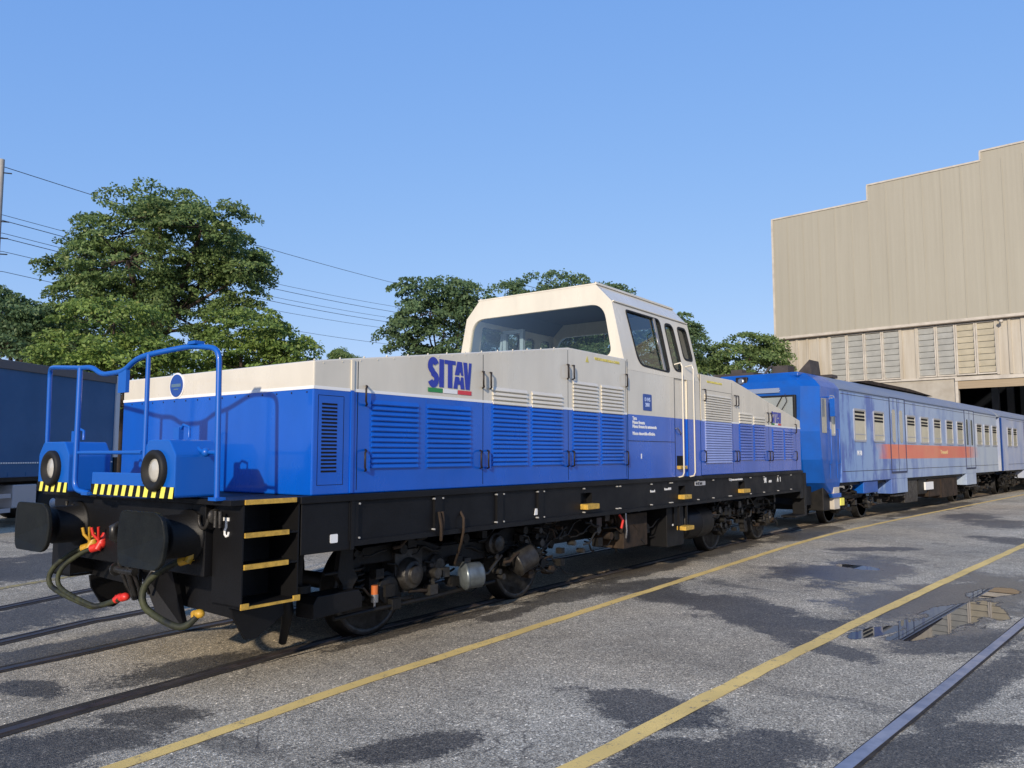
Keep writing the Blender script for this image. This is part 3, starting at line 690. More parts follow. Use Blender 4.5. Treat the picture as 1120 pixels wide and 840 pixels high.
for tx, x, z, sz in (('Freno R', 4.70, 1.19, .045), ('Freno RMM', 5.15, 1.205, .045), ('Trasporto a cura del titolare', 7.62, 1.275, .055), ('98', 9.35, 1.19, .14), ('- FREN', 9.60, 1.19, .06), ('A  1', 10.1, 1.19, .13)):
    text('side_lettering', tx, sz, M['white'], frame, (x, SY + .018, z), (1, 0, 0), (0, 0, 1), 1, .002)
mb = MB(); mb.prism(rrect(-1.05, -.97, 1.0, 1.07, .01, 2), side, .001, .004); mb.build('white_tag', M['white'], frame)
mb = MB(); mb.prism([(1.86, 1.05), (1.93, 1.05), (1.915, 1.12), (1.88, 1.12)], side, -.012, -.006); mb.build('white_mark', M['white'], frame)

# front platform, buffer beam, buffers
mb = MB(); mb.box(-1.98, -1.25, -1.50, 1.50, 1.345, 1.387); mb.build('walkway', M['black'], loco, .004)
mb = MB(); mb.box(-1.92, -1.70, -1.10, 1.10, .80, 1.343); mb.box(-1.70, -1.36, -1.08, -.9, .85, 1.343); mb.box(-1.70, -1.36, .9, 1.08, .85, 1.343)
beam = mb.build('buffer_beam', M['black'], loco, .006)
mb = MB(); mb.box(11.66, 12.1, -1.45, 1.45, .80, 1.33); mb.box(11.9, 12.05, -1.46, -1.2, .45, 1.33); mb.box(11.3, 12.1, -1.45, -1.15, .42, .46); mb.build('rear_buffer_beam', M['black'], loco, .006)
def buffer(x, y, sg):
    mb = MB(); mb.lathe((x, y, 1.10), (-sg, 0, 0), [(0, .20), (.02, .20), (.02, .165), (.22, .165), (.24, .15), (.24, .12), (.36, .12), (.40, .15)], 24)
    b_ = mb.build('buffer', M['black'], loco)
    P = rpoly([(-.31, -.15), (-.25, -.205), (.25, -.205), (.31, -.15), (.335, 0), (.31, .15), (.25, .205), (-.25, .205), (-.31, .15), (-.335, 0)], .04, 2)
    h = MB(); h.prism(P, lambda u, v, w_: (x - sg * (w_ - .03 * (u / .3) ** 2), y + u, 1.10 + v), .40, .435)
    h.build('buffer_head', M['gear_disc'], b_, .008)
M['gear_disc'] = simple('buffer_head_steel', (.0035, .0045, .0045), .5, col2=(.010, .012, .011), vscale=5, bmp=.15)
buffer(-1.92, -.90, 1); buffer(-1.92, .90, 1); buffer(12.1, -.9, -1); buffer(12.1, .9, -1)
# lamp housings with hazard stripes
def hazard(x, y0, y1, z0, z1, par):
    mb = MB(); mb.box(x - .004, x - .001, y0, y1, z0, z1, 0); n = round((y1 - y0) / .118); s_ = (y1 - y0) / n
    for i in range(n):
        a = y0 + i * s_; b = a + s_ * .5
        mb.add([(x - .0055, a + .012, z0), (x - .0055, b + .012, z0), (x - .0055, b - .012, z1), (x - .0055, a - .012 if i else a, z1)], [(0, 1, 2, 3)], 1)
    mb.build('hazard_stripe', [M['slit'], M['hazard_y']], par)
def lamp_box(y0, y1, side_):
    mb = MB(); P = rpoly([(y0, 1.40), (y1, 1.40), (y1, 1.72), (y1 - .09, 1.83), (y0 + .09, 1.83), (y0, 1.72)], .02, 2)
    mb.prism(P, lambda u, v, w_: (w_, u, v), -2.20, -1.84)
    bx_ = mb.build('lamp_housing', M['rail_blue'], loco, .008); yc = (y0 + y1) / 2 + (.02 if side_ < 0 else 0)
    l = MB(); l.lathe((-2.20, yc, 1.60), (-1, 0, 0), [(0, .155), (.03, .155), (.045, .14), (.045, .115), (.015, .09), (.012, .08)], 28, 0); lo = l.build('headlight', M['rubber'], bx_)
    l = MB(); l.lathe((-2.196, yc, 1.60), (-1, 0, 0), [(0, .09), (.020, .086), (.026, .06), (.030, .01)], 28); l.build('lens', M['led'], lo)
    hazard(-2.20, y0, y1, 1.397, 1.48, bx_)
    br = MB(); br.tube([(-1.98, yc + .08, 1.83), (-1.98, yc + .08, 1.90), (-1.98, yc + .02, 1.95), (-1.98, yc - .06, 1.93), (-1.98, yc - .06, 1.85)], .012, 6); br.box(-2.0, -1.96, yc + .05, yc + .13, 1.83, 1.93)
    br.build('lamp_bracket', M['rail_blue'], bx_)
    return bx_
lamp_box(.53, 1.10, 1); rb = lamp_box(-1.13, -.66, -1)
mb = MB(); mb.box(-2.195, -2.15, -.66, .12, 1.40, 1.575); mb.box(-2.15, -1.98, -.66, .12, 1.38, 1.41); mb.build('front_panel', M['rail_blue'], rb, .006)
hazard(-2.195, -.66, .12, 1.397, 1.48, rb)
# railing
def rail_pts(P, r=.10, k=5):
    out = [Vector(P[0])]
    for i in range(1, len(P) - 1):
        p = Vector(P[i]); a = Vector(P[i - 1]) - p; b = Vector(P[i + 1]) - p; L = min(r, a.length * .45, b.length * .45)
        A = p + a.normalized() * L; B = p + b.normalized() * L
        for j in range(k + 1):
            t_ = j / k; out.append(A * (1 - t_) ** 2 + p * 2 * t_ * (1 - t_) + B * t_ ** 2)
    out.append(Vector(P[-1])); return out
XR = -2.0
mb = MB()
XF = -2.20
mb.tube(rail_pts([(XR, -1.36, 1.40), (XR, -1.33, 2.51), (XR - .03, -1.0, 2.55), (XF, -.70, 2.49), (XF, -.51, 2.465), (XF, -.33, 2.38), (XF, .02, 2.375), (XF, .19, 2.45), (XF, .38, 2.455), (XR - .05, 1.25, 2.53), (XR, 1.44, 2.535), (XR + .02, 1.46, 1.60)], .10), .021, 10)
mb.tube([(XF, -.70, 2.49), (XF, -.70, 1.50)], .018, 8)
mb.tube(rail_pts([(XF - .01, .38, 2.455), (XF - .01, .38, 1.425), (XF, .14, 1.40)], .09), .022, 10)
mb.tube([(XF, .38, 1.735), (XF, -.66, 1.735)], .015, 8); mb.tube([(XR + .01, -1.05, 1.78), (XR + .01, -1.14, 1.74), (XR + .01, -1.34, 1.73)], .015, 8)
mb.ball((XR, -1.20, 1.735), .035, 0, 10); mb.box(XF - .015, XF + .015, -.40, -.28, 2.21, 2.39)
for a in ((XR, -1.36, 1.395), (XF, .15, 1.40), (XR - .02, -1.05, 2.57)): mb.box(a[0] - .04, a[0] + .04, a[1] - .05, a[1] + .05, a[2] - .012, a[2] + .012)
mb.build('front_railing', M['rail_blue'], loco)
# access steps at the corner
for s_ in (-1, 1):
    sx0, sx1 = -1.87, -1.36
    def yy(a): return s_ * a
    def B(mb, x0, x1, a, b, z0, z1, m=0): mb.box(x0, x1, min(yy(a), yy(b)), max(yy(a), yy(b)), z0, z1, m)
    mb = MB(); B(mb, sx0, sx0 + .012, 1.13, 1.50, .60, 1.344); B(mb, sx1 - .012, sx1, 1.13, 1.50, .60, 1.344); B(mb, sx0 + .012, sx1 - .012, 1.13, 1.142, .62, 1.344)
    B(mb, sx0, sx1, 1.142, 1.50, .595, .615); B(mb, sx0 + .012, sx1 - .012, 1.25, 1.50, .885, .900); B(mb, sx0 + .012, sx1 - .012, 1.25, 1.50, 1.115, 1.130)
    st = mb.build('step_box', M['black'], loco)
    for a, b, z in ((-1.86, -1.40, 1.350), (-1.855, -1.465, 1.108), (-1.855, -1.465, .878)):
        m2 = MB(); B(m2, a, b, 1.495, 1.515, z, z + .036); m2.build('step_edge', M['yellow'], st)
    m2 = MB(); B(m2, -1.875, -1.35, 1.50, 1.515, .593, .612)
    B(m2, -1.875, -1.81, 1.502, 1.517, .600, .635); B(m2, -1.41, -1.35, 1.502, 1.517, .600, .635); m2.build('step_edge', M['yellow'], st)
    if s_ < 0:
        m2 = MB(); m2.tube([(sx0 - .004, -1.30, 1.235), (sx0 - .004, -1.30, 1.18), (sx0 - .004, -1.285, 1.155), (sx0 - .004, -1.285, 1.125), (sx0 - .004, -1.305, 1.11), (sx0 - .004, -1.33, 1.12), (sx0 - .004, -1.335, 1.145)], .010, 6)
        m2.box(sx0 - .008, sx0 - .001, -1.335, -1.265, 1.225, 1.25); m2.build('hook_mark', M['white'], st)
    m2 = MB(); m2.prism([(-1.70, .59), (-1.22, .59), (-1.20, .42), (-1.46, .27), (-1.56, .28), (-1.68, .48)], lambda u, v, w_: (u, s_ * w_, v), 1.10, 1.13); m2.build('wheel_guard', M['black'], st)
# snow plough plates, brake hoses, coupling
for a, b, z0, z1 in ((.30, 1.25, .56, .98), (-1.12, -.25, .45, .95)):
    MB().prism([(a, z1), (b, z1), (b, z0 + .03), (a, z0)], lambda u, v, w_: (w_, u, v), -1.66, -1.63).build('plough_plate', M['black'], beam)
MB().add([(-1.80, .10, .80), (-1.80, -.45, .80), (-1.70, -.50, .30), (-1.78, -.28, .34), (-1.76, .10, .80), (-1.76, -.45, .80), (-1.66, -.50, .30), (-1.74, -.28, .34)], [(0, 1, 2, 3), (4, 7, 6, 5), (0, 3, 7, 4), (1, 5, 6, 2), (2, 6, 7, 3), (0, 4, 5, 1)]).build('plough_plate', M['black'], beam)
def hose(y0, z0, dy, y1, z1, cap, cock, r=.026, low=.40):
    P = [(-1.93, y0, z0), (-2.02, y0 + dy * .5, z0 - .06), (-2.12, y0 + dy, z0 - .2), (-2.14, y0 + dy * .9, low + .1), (-2.10, (y0 + y1) / 2 + dy * .35, low), (-2.05, (y0 + y1) / 2 - dy * .1, low - .01), (-1.99, y1, z1)]
    q = []
    for i in range(len(P) - 1):
        p0 = Vector(P[max(i - 1, 0)]); p1 = Vector(P[i]); p2 = Vector(P[i + 1]); p3 = Vector(P[min(i + 2, len(P) - 1)])
        for j in range(5):
            t_ = j / 5; q.append(.5 * ((2 * p1) + (-p0 + p2) * t_ + (2 * p0 - 5 * p1 + 4 * p2 - p3) * t_ ** 2 + (-p0 + 3 * p1 - 3 * p2 + p3) * t_ ** 3))
    q.append(Vector(P[-1])); h = MB().tube(q, r, 10).build('brake_hose', M['hose'], beam)
    c = MB(); c.cyl((-1.90, y0 - .01, z0 + .10), (-1.97, y0, z0 - .03), .032, n=10); c.cyl(q[1], q[3], .036, n=10); c.ball((-1.93, y0, z0 + .02), .045, 0, 10)
    c.tube([(-1.94, y0, z0 + .03), (-1.99, y0 + .04, z0 + .10), (-2.0, y0 + .05, z0 + .16)], .014, 6); c.tube([(-1.94, y0 + .02, z0 + .03), (-1.99, y0 - .06, z0 + .10), (-2.0, y0 - .07, z0 + .17)], .012, 6)
    c.build('cock', cock, h)
    c = MB(); c.ball(P[-1], .038, 0, 10, (1, 1.25, .9)); c.cyl(Vector(P[-1]) + Vector((0, .06 if dy > 0 else -.0, 0)), q[-3], .028, n=10); c.build('hose_cap', cap, h)
hose(.60, .92, .30, -.10, .56, M['red'], M['hoseyellow'], .022, .47)
hose(.44, .93, .30, -.06, .55, M['red'], M['red'], .020, .48)
hose(-.95, .93, .30, -1.17, .55, M['hoseyellow'], M['hoseyellow'], .026, .47)
mb = MB(); mb.lathe((-1.92, 0, 1.05), (-1, 0, 0), [(0, .10), (.05, .10), (.06, .05), (.16, .045)], 14)
mb.tube([(-2.02, 0, 1.05), (-2.16, 0, 1.06), (-2.24, 0, 1.10), (-2.25, 0, 1.17), (-2.20, 0, 1.20)], [.045, .05, .05, .035, .02], 10)
for s_ in (-.05, .05): mb.tube([(-2.14, s_, 1.08), (-2.16, s_, .86), (-2.10, s_ * 1.4, .78)], .018, 8)
mb.cyl((-2.12, -.13, .80), (-2.12, .17, .80), .032, n=12); mb.cyl((-2.12, .17, .80), (-2.12, .19, .80), .055, n=14)
mb.cyl((-2.12, -.02, .79), (-2.04, -.02, .56), .026, n=10)
for s_ in (-.10, .10): mb.tube([(-2.12, s_, .80), (-2.06, s_, .66), (-2.02, s_ * .5, .55)], .018, 8)
mb.tube([(-2.02, -.18, .62), (-2.08, -.22, .72), (-2.07, -.30, .82), (-2.0, -.34, .80)], .014, 8)
mb.v = [(x + .2, y + .02, z - .05) for x, y, z in mb.v]; mb.build('screw_coupling', M['oiled'], beam)
mb = MB(); mb.lathe((-1.93, -1.24, 1.26), (0, 1, 0), [(0, .0), (.0, .055), (.02, .055), (.02, 0)], 14)
mb.tube([(-1.95, -1.12 + .06 * math.cos(a_), 1.24 + .075 * math.sin(a_)) for a_ in [R(k) for k in range(20, -200, -20)]], .014, 8)
for y in (-1.26, -1.32): mb.cyl((-1.94, y, 1.18), (-1.94, y, 1.30), .016, n=8)
mb.build('towing_eye', M['gear_grey'], beam)
mb = MB()
mb.tube([(-1.95, 1.02 + .06 * math.cos(a_), 1.27 + .07 * math.sin(a_)) for a_ in [R(k) for k in range(20, -200, -20)]], .014, 8)
mb.build('towing_eye', M['gear_grey'], beam)

# running gear
def wheel(par, x, y, r, mat2=None):
    s_ = 1 if y > 0 else -1
    mb = MB(); mb.lathe((x, y - s_ * .07, r), (0, s_, 0), [(-.03, r - .12), (-.03, r + .03), (0, r + .028), (.015, r + .004), (.125, r), (.13, r - .012), (.13, r - .07), (.095, r - .085), (.07, r - .20), (.09, .17), (.15, .11), (.15, .05)], 40, 0)
    wo = mb.build('wheel', M['gear'], par)
    mb = MB(); mb.lathe((x, y - s_ * .07, r), (0, s_, 0), [(.131, r - .010), (.1345, r - .012), (.1345, r - .060), (.131, r - .062)], 40); mb.build('tyre', M['gear_grey'], wo)
    return wo
def bogie(par, x0, wb, r=.45, loco_=True, name='bogie'):
    mb = MB()
    for s_ in (-1, 1):
        y0, y1_ = (.98, 1.04) if s_ > 0 else (-1.04, -.98)
        mb.prism([(x0 - .55, .62), (x0 - .25, .86), (x0 + .5, .88), (x0 + .8, .78), (x0 + wb - .8, .78), (x0 + wb - .5, .88), (x0 + wb + .25, .86), (x0 + wb + .55, .62), (x0 + wb + .5, .55), (x0 + wb + .28, .70), (x0 + wb - .28, .70), (x0 + wb - .55, .58), (x0 + .55, .58), (x0 + .28, .70), (x0 - .28, .70), (x0 - .5, .55)], lambda u, v, w_: (u, w_, v), y0, y1_)
    mb.box(x0 + wb / 2 - .3, x0 + wb / 2 + .3, -1.0, 1.0, .6, .8)
    b_ = mb.build(name, M['gear'], par, .01)
    for x in (x0, x0 + wb):
        for s_ in (-1, 1): wheel(b_, x, s_ * .80, r)
        MB().cyl((x, -.75, r), (x, .75, r), .08).build('axle', M['gear'], b_)
        for s_ in ((-1, 1) if not loco_ else (-1, 1)):
            mb = MB(); mb.lathe((x, s_ * .93, r), (0, s_, 0), [(0, .17), (.14, .17), (.15, .13), (.19, .13), (.195, .06), (.22, .055)], 20); mb.box(x - .2, x + .2, min(s_ * .95, s_ * 1.07), max(s_ * .95, s_ * 1.07), r - .08, r + .14)
            mb.build('axle_box', M['gear_grey'] if x == x0 + wb else M['gear'], b_, .006)
            sp = MB()
            for dx in (-.30, .30):
                pts = [(x + dx + .055 * math.cos(R(a_)), s_ * 1.02 + .055 * math.sin(R(a_)), r - .02 + .26 * a_ / 1800) for a_ in range(0, 1801, 45)]
                sp.tube(pts, .013, 6)
                sp.cyl((x + dx, s_ * 1.02, r - .06), (x + dx, s_ * 1.02, r - .02), .075, n=14)
            sp.build('coil_spring', M['gear'], b_)
    return b_
bg = bogie(loco, 0, 2.4); bg2 = bogie(loco, 8.3, 2.4)
rnd = random.Random(3)
def clutter(par, x0, x1, z0, z1, n, y=-1.12, name='pipework', s_=3):
    r_ = random.Random(s_); mb = MB()
    for i in range(n):
        x = r_.uniform(x0, x1); z = r_.uniform(z0, z1); L = r_.uniform(.15, .6); dz = r_.uniform(-.18, .18); yy_ = y + r_.uniform(-.08, .1)
        mb.tube([(x, yy_, z), (x + L * .2, yy_ - .03, z + dz * .1), (x + L * .5, yy_ - .02, z + dz * .8), (x + L * .8, yy_, z + dz), (x + L, yy_ + .03, z + dz * .9)], r_.choice((.009, .012, .018)), 6, r_.choice((0, 0, 0, 1, 2)))
    for i in range(n):
        x = r_.uniform(x0, x1); z = r_.uniform(z0, z1); a = r_.uniform(.025, .07)
        if r_.random() < .5: mb.box(x - a, x + a, y - a * .6, y + .06, z - a, z + a * .8, r_.choice((0, 0, 1)))
        else: mb.cyl((x, y + .06, z), (x, y - a, z), a * .8, n=14, m=r_.choice((0, 1, 1, 2)))
    return mb.build(name, [M['gear'], M['gear_grey'], M['rust']], par)
clutter(bg, -.6, 2.6, .35, .92, 34, s_=5); clutter(bg2, 7.8, 10.9, .35, .92, 34, s_=9)
clutter(loco, 2.6, 5.4, .5, .93, 26, y=-1.2, s_=11); clutter(loco, 7.0, 8.2, .5, .93, 12, y=-1.25, s_=13)
clutter(bg, 2.2, 3.0, .3, .9, 12, s_=15)
# named larger pieces seen on the near side
def P_(name, fn, mat_, par=bg, bev=.006):
    m_ = MB(); fn(m_); return m_.build(name, mat_, par, bev)
P_('gear_case', lambda m: (m.lathe((.30, -1.0, .56), (0, -1, 0), [(0, .16), (.10, .16), (.12, .145), (.16, .13), (.17, .09), (.20, .085), (.21, .03)], 26), m.box(.12, .50, -1.08, -.9, .56, .80)), M['gear_grey'])
P_('gear_case', lambda m: (m.lathe((.72, -1.0, .60), (0, -1, 0), [(0, .11), (.08, .11), (.10, .08), (.12, .07)], 20), m.cyl((.66, -1.08, .48), (.60, -1.12, .44), .03)), M['gear_grey'])
def bcyl(m, c, d, r, L):
    m.lathe(c, d, [(0, .03), (.0, r * .7), (.03, r), (.04, r * 1.08), (.06, r * 1.08), (.065, r), (L * .9, r * .96), (L, r * .80), (L + .01, .03)], 26)
P_('brake_cylinder', lambda m: bcyl(m, (.98, -1.17, .46), (.8, -.5, .05), .135, .24), M['cylgrey'])
P_('brake_cylinder', lambda m: bcyl(m, (1.98, -1.10, .46), (.7, -.35, .35), .15, .30), M['gear_grey'])
P_('damper', lambda m: (m.lathe((1.62, -1.08, .74), (0, -1, 0), [(0, .12), (.06, .12), (.07, .09), (.12, .085), (.13, .03)], 22)), M['gear_grey'])
P_('brake_rod', lambda m: (m.tube([(-.70, -1.16, .30), (-.2, -1.17, .31), (.55, -1.16, .31), (1.6, -1.13, .33)], .020, 8), m.box(-.02, .10, -1.19, -1.13, .27, .37)), M['gear'])
P_('brake_lever', lambda m: m.tube([(1.18, -1.18, .42), (1.45, -1.16, .44), (1.72, -1.14, .60)], .018, 8), M['gear_grey'])
P_('rusty_pipe', lambda m: (m.tube([(.62, -1.47, 1.16), (.60, -1.53, 1.10), (.60, -1.53, .98), (.66, -1.45, .85), (.80, -1.25, .62)], .014, 6), m.tube([(.24, -1.53, 1.18), (.24, -1.56, 1.05), (.27, -1.53, .92), (.30, -1.53, 1.04), (.30, -1.52, 1.18)], .016, 6)), M['rust'], bg)
P_('oil_cup', lambda m: (m.cyl((-.20, -1.14, .44), (-.20, -1.14, .52), .032, n=14)), M['orange'])
P_('cup_holder', lambda m: (m.cyl((-.20, -1.14, .37), (-.20, -1.14, .44), .036, n=14), m.cyl((-.20, -1.14, .30), (-.20, -1.14, .37), .012, n=8)), M['steel'])
P_('strut', lambda m: (m.prism([(-.64, .93), (-.50, .93), (-.50, .72), (-.44, .62), (-.50, .55), (-.52, .34), (-.60, .34), (-.62, .58), (-.68, .66)], lambda u, v, w_: (u, w_, v), -1.18, -1.12), m.tube([(-.82, -1.16, .69), (-.40, -1.16, .69)], .016, 8)), M['gear'])
P_('sand_box', lambda m: (m.prism([(-.98, .54), (-.52, .54), (-.48, .48), (-.48, .38), (-1.02, .36), (-1.02, .48)], lambda u, v, w_: (u, w_, v), -1.28, -1.05)), M['black'])
P_('sand_pipe', lambda m: (m.tube([(-1.02, -1.10, .95), (-1.04, -1.10, .70), (-1.0, -1.05, .50)], .035, 10), m.cyl((-1.0, -1.1, .62), (-1.0, -1.1, .56), .075, n=14)), M['gear'])
P_('rail_guard', lambda m: (m.tube([(-1.10, -1.0, .60), (-1.08, -1.02, .40), (-1.06, -.98, .30), (-1.03, -.90, .13)], [.05, .055, .040, .035], 10)), M['gear'])
for x, z in ((.33, .40), (2.30, .30)):
    P_('white_tag', lambda m: m.tube([(x - .04, -1.02, z + .10), (x + .02, -1.05, z + .06), (x + .05, -1.06, z - .02)], .014, 5), M['white'])
P_('battery_box', lambda m: m.box(5.42, 6.0, -1.38, -.9, .36, .93), M['black'], loco)
P_('white_label', lambda m: m.box(5.60, 5.86, -1.384, -1.380, .66, .685), M['white'], loco, 0)
P_('rusty_box', lambda m: m.box(4.25, 4.95, -1.30, -.8, .44, .90), M['rust'], loco, .01)
P_('air_tank', lambda m: (m.lathe((6.25, -1.10, .62), (1, 0, 0), [(0, .05), (.02, .16), (.06, .24), (.10, .26), (.50, .26), (.505, .27), (.53, .27), (.535, .26), (1.0, .26), (1.04, .24), (1.08, .16), (1.1, .05)], 30)), M['black'], loco, 0)
P_('underframe_tank', lambda m: m.box(2.75, 5.3, -.75, .75, .55, .99), M['gear'], loco)
P_('fuel_tank', lambda m: m.box(5.5, 7.5, -.85, 1.2, .40, .97), M['gear'], loco)
P_('red_lever', lambda m: (m.tube([(4.02, -1.36, .92), (4.05, -1.4, .84), (4.04, -1.38, .74)], .018, 6)), M['red'], loco, 0)
P_('silver_pipe', lambda m: (m.tube([(4.16, -1.38, .93), (4.15, -1.40, .70), (4.16, -1.38, .60)], .014, 6)), M['steel'], loco, 0)

# ------------------------------------------------------------------ the two passenger railcars
def worn_side():
    m, t, b = new_mat('faded_blue_railcar_paint')
    tc = N(t, 'ShaderNodeTexCoord'); sx = N(t, 'ShaderNodeSeparateXYZ'); t.links.new(tc.outputs['Object'], sx.inputs[0])
    st = noise(t, 2.6, 6, .7, (1, 1, .22)); n2 = noise(t, .8, 5, .6)
    f = ramp(t, mth(t, 'ADD', mth(t, 'MULTIPLY', st, .6), mth(t, 'MULTIPLY', n2, .4)), [(.48, 0.), (.56, 1.)])
    g_ = ramp(t, mth(t, 'MULTIPLY', sx.outputs[0], .05), [(.10, 0.), (.30, .35), (.65, .6), (.80, 1.)])
    pale = mixc(t, g_, (.165, .295, .54), (.45, .51, .57))
    c = mixc(t, mth(t, 'MULTIPLY', f, ramp(t, mth(t, 'MULTIPLY', sx.outputs[0], .05), [(.1, .9), (.30, .75), (.45, .3), (1, .12)])), pale, (.03, .09, .36))
    # red band that fades out at both ends
    zb = mth(t, 'MULTIPLY', mth(t, 'GREATER_THAN', sx.outputs[2], 1.60), mth(t, 'LESS_THAN', sx.outputs[2], 2.0))
    xb = ramp(t, mth(t, 'MULTIPLY', mth(t, 'ADD', sx.outputs[0], mth(t, 'MULTIPLY', noise(t, 2, 4), 1.0)), .05), [(.24, 0.), (.285, .92), (.74, .85), (.82, 0.)])
    red = mixc(t, ramp(t, noise(t, 1.1, 4), [(.3, 0.), (.7, 1.)]), (.72, .13, .055), (.72, .21, .08))
    c = mixc(t, mth(t, 'MULTIPLY', zb, xb), c, red)
    t.links.new(c, b.inputs['Base Color']); b.inputs['Roughness'].default_value = .38; b.inputs['Coat Weight'].default_value = .15
    bump(t, b, noise(t, 1.5, 3), .2, .02)
    return m
M['worn'] = worn_side()
M['newblue'] = simple('railcar_nose_blue', (.002, .090, .42), .34, coat=.2, var=.3, vscale=1.6, wav=.25)
M['oldroof'] = simple('railcar_roof', (.15, .20, .31), .6, col2=(.20, .23, .28), vscale=2.5, stretch=(.3, 1, 1))
M['ivory'] = simple('drawn_blind', (.52, .49, .36), .35, coat=.6, var=.15, vscale=2)  # near-even beige over the whole pane
M['silver'] = simple('window_frame_aluminium', (.40, .41, .44), .45, metal=.3)
M['dullglass'] = simple('windscreen_grey', (.22, .24, .23), .08, coat=1, col2=(.32, .33, .28), vscale=.8)
M['doorline'] = simple('door_seal_dark_blue', (.03, .04, .09), .6)
def railcar(X0, L, nose, label):
    rc = empty('passenger_railcar', (X0, 8.35, 0), 0, label=label, cat='railcar', group='railcars coupled behind the locomotive')
    Y = 1.45
    prof = [(-Y, 1.04), (-Y, 3.26), (-Y + .10, 3.42), (-Y + .42, 3.64), (-.5, 3.72), (.5, 3.72), (Y - .42, 3.64), (Y - .10, 3.42), (Y, 3.26), (Y, 1.04)]
    nx = 1.62 if nose else .35
    mb = MB(); P = lambda u, v, w_: (w_, u, v)
    mb.prism([(-Y, 1.04), (-Y, 3.26), (Y, 3.26), (Y, 1.04)], P, nx, L)
    body = mb.build('body', (M['worn'] if nose else M['worn2']), rc, .01)
    mb = MB(); mb.prism([(-Y, 3.262), (-Y + .02, 3.34), (-Y + .12, 3.45), (-Y + .42, 3.64), (-.5, 3.72), (.5, 3.72), (Y - .42, 3.64), (Y - .12, 3.45), (Y - .02, 3.34), (Y, 3.262)], P, nx if nose else .1, L)
    mb.box(nx, L, -Y - .015, -Y + .02, 3.30, 3.32)
    mb.build('roof', M['oldroof'], rc)
    if nose:
        mb = MB()
        A = [(.18, -Y + .28), (0, 0)]
        # raked, faceted cab: rings from bottom to top
        rings = [(.80, .85, 0.10), (1.06, .36, .05), (1.6, .10, .0), (2.25, .02, .0), (3.12, .10, .0), (3.30, .12, .0)]
        def ring(z, fx, inn, top=0):
            c = .30
            return [(1.62, -Y + inn + top, z), (fx + c * 1.0, -Y + inn + top, z), (fx, -Y + inn + .34 + top, z), (fx, Y - inn - .34 - top, z), (fx + c, Y - inn - top, z), (1.62, Y - inn - top, z)]
        V = []
        for (z, fx, inn) in rings: V += ring(z, fx, inn)
        V += ring(3.45, .16, 0, .12); V += ring(3.64, .30, 0, .42); k = len(rings) + 2
        F = [(i * 6 + j, i * 6 + j + 1, (i + 1) * 6 + j + 1, (i + 1) * 6 + j) for i in range(k - 1) for j in range(5)]
        F += [tuple(range(6))[::-1], tuple((k - 1) * 6 + j for j in range(6))]
        mb.add(V, F); mb.box(.30, 1.63, -1.0, 1.0, 3.55, 3.66)
        nose_ = mb.build('driving_cab', M['newblue'], rc, .03)
        mb = MB(); mb.box(-.01, .09, -Y + .42, Y - .42, 2.28, 3.10); ws = mb.build('windscreen', M['rubber'], nose_, .02)
        mb = MB(); mb.add([(.0, -Y + .48, 2.34), (.0, -.03, 2.34), (.055, -.03, 3.05), (.055, -Y + .48, 3.05)], [(0, 1, 2, 3)]); mb.add([(.0, Y - .48, 2.34), (.0, .03, 2.34), (.055, .03, 3.05), (.055, Y - .48, 3.05)], [(0, 1, 2, 3)])
        mb.v = [(-.016, y, z) for x, y, z in mb.v]; mb.build('pane', M['dullglass'], ws)
        mb = MB(); mb.tube([(-.03, -.75, 3.10), (-.05, -.55, 2.75), (-.05, -.45, 2.45)], .012, 6); mb.tube([(-.03, -.80, 3.12), (-.05, -.85, 2.95), (-.05, -.62, 2.6)], .010, 6); mb.build('wiper', M['handle'], ws)
        mb = MB(); mb.box(.07, .10, -.62, .62, 3.17, 3.28); mb.build('destination_display', simple('display_grey', (.22, .27, .38), .3), nose_)
        mb = MB(); mb.box(.16, .26, .22, .52, 3.38, 3.60); hl = mb.build('headlight', M['handle'], nose_, .02)
        MB().lathe((.16, .37, 3.49), (-1, 0, 0), [(0, .085), (.02, .085), (.03, .05)], 18).build('lens', M['steel'], hl)
        # skirt, cab door, side windows, mirror
        mb = MB(); mb.prism([(.95, .80), (1.60, .80), (1.60, .70), (1.05, .70)], lambda u, v, w_: (u, w_, v), -Y + .02, -Y + .10); mb.build('skirt', M['newblue'], nose_, .01)
        for y in (-Y - .002,):
            mb = MB(); mb.holed(rrect(.98, 1.26, 2.16, 3.12, .06, 3), [rrect(1.02, 1.22, 2.20, 3.08, .05, 3)], lambda u, v, w_: (u, w_, v), -Y - .02, -Y + .01); wn = mb.build('window', M['silver'], nose_)
            mb = MB(); mb.box(1.02, 1.22, -Y - .006, -Y, 2.2, 3.08); mb.build('pane', M['ivory'], wn)
            mb = MB(); mb.box(.44, .72, -Y - .014, -Y - .004, 2.22, 3.02); mb.build('window', M['dullglass'], nose_)
        mb = MB(); mb.box(.70, .86, -Y - .22, -Y - .10, 2.60, 3.02); mb.tube([(.78, -Y, 3.06), (.78, -Y - .16, 3.06), (.78, -Y - .16, 3.0)], .015, 6); mb.build('mirror', M['newblue'], nose_, .02)
        mb = MB()
        for x in (.90, 1.34): mb.box(x, x + .008, -Y - .004, -Y + .01, 1.15, 3.22)
        mb.tube([(.86, -Y - .01, 1.5), (.86, -Y - .05, 1.52), (.86, -Y - .05, 2.3), (.86, -Y - .01, 2.32)], .012, 6); mb.tube([(1.40, -Y - .01, 1.5), (1.40, -Y - .05, 1.52), (1.40, -Y - .05, 2.3), (1.40, -Y - .01, 2.32)], .012, 6)
        mb.build('cab_door_edge', M['rail_blue'], nose_)
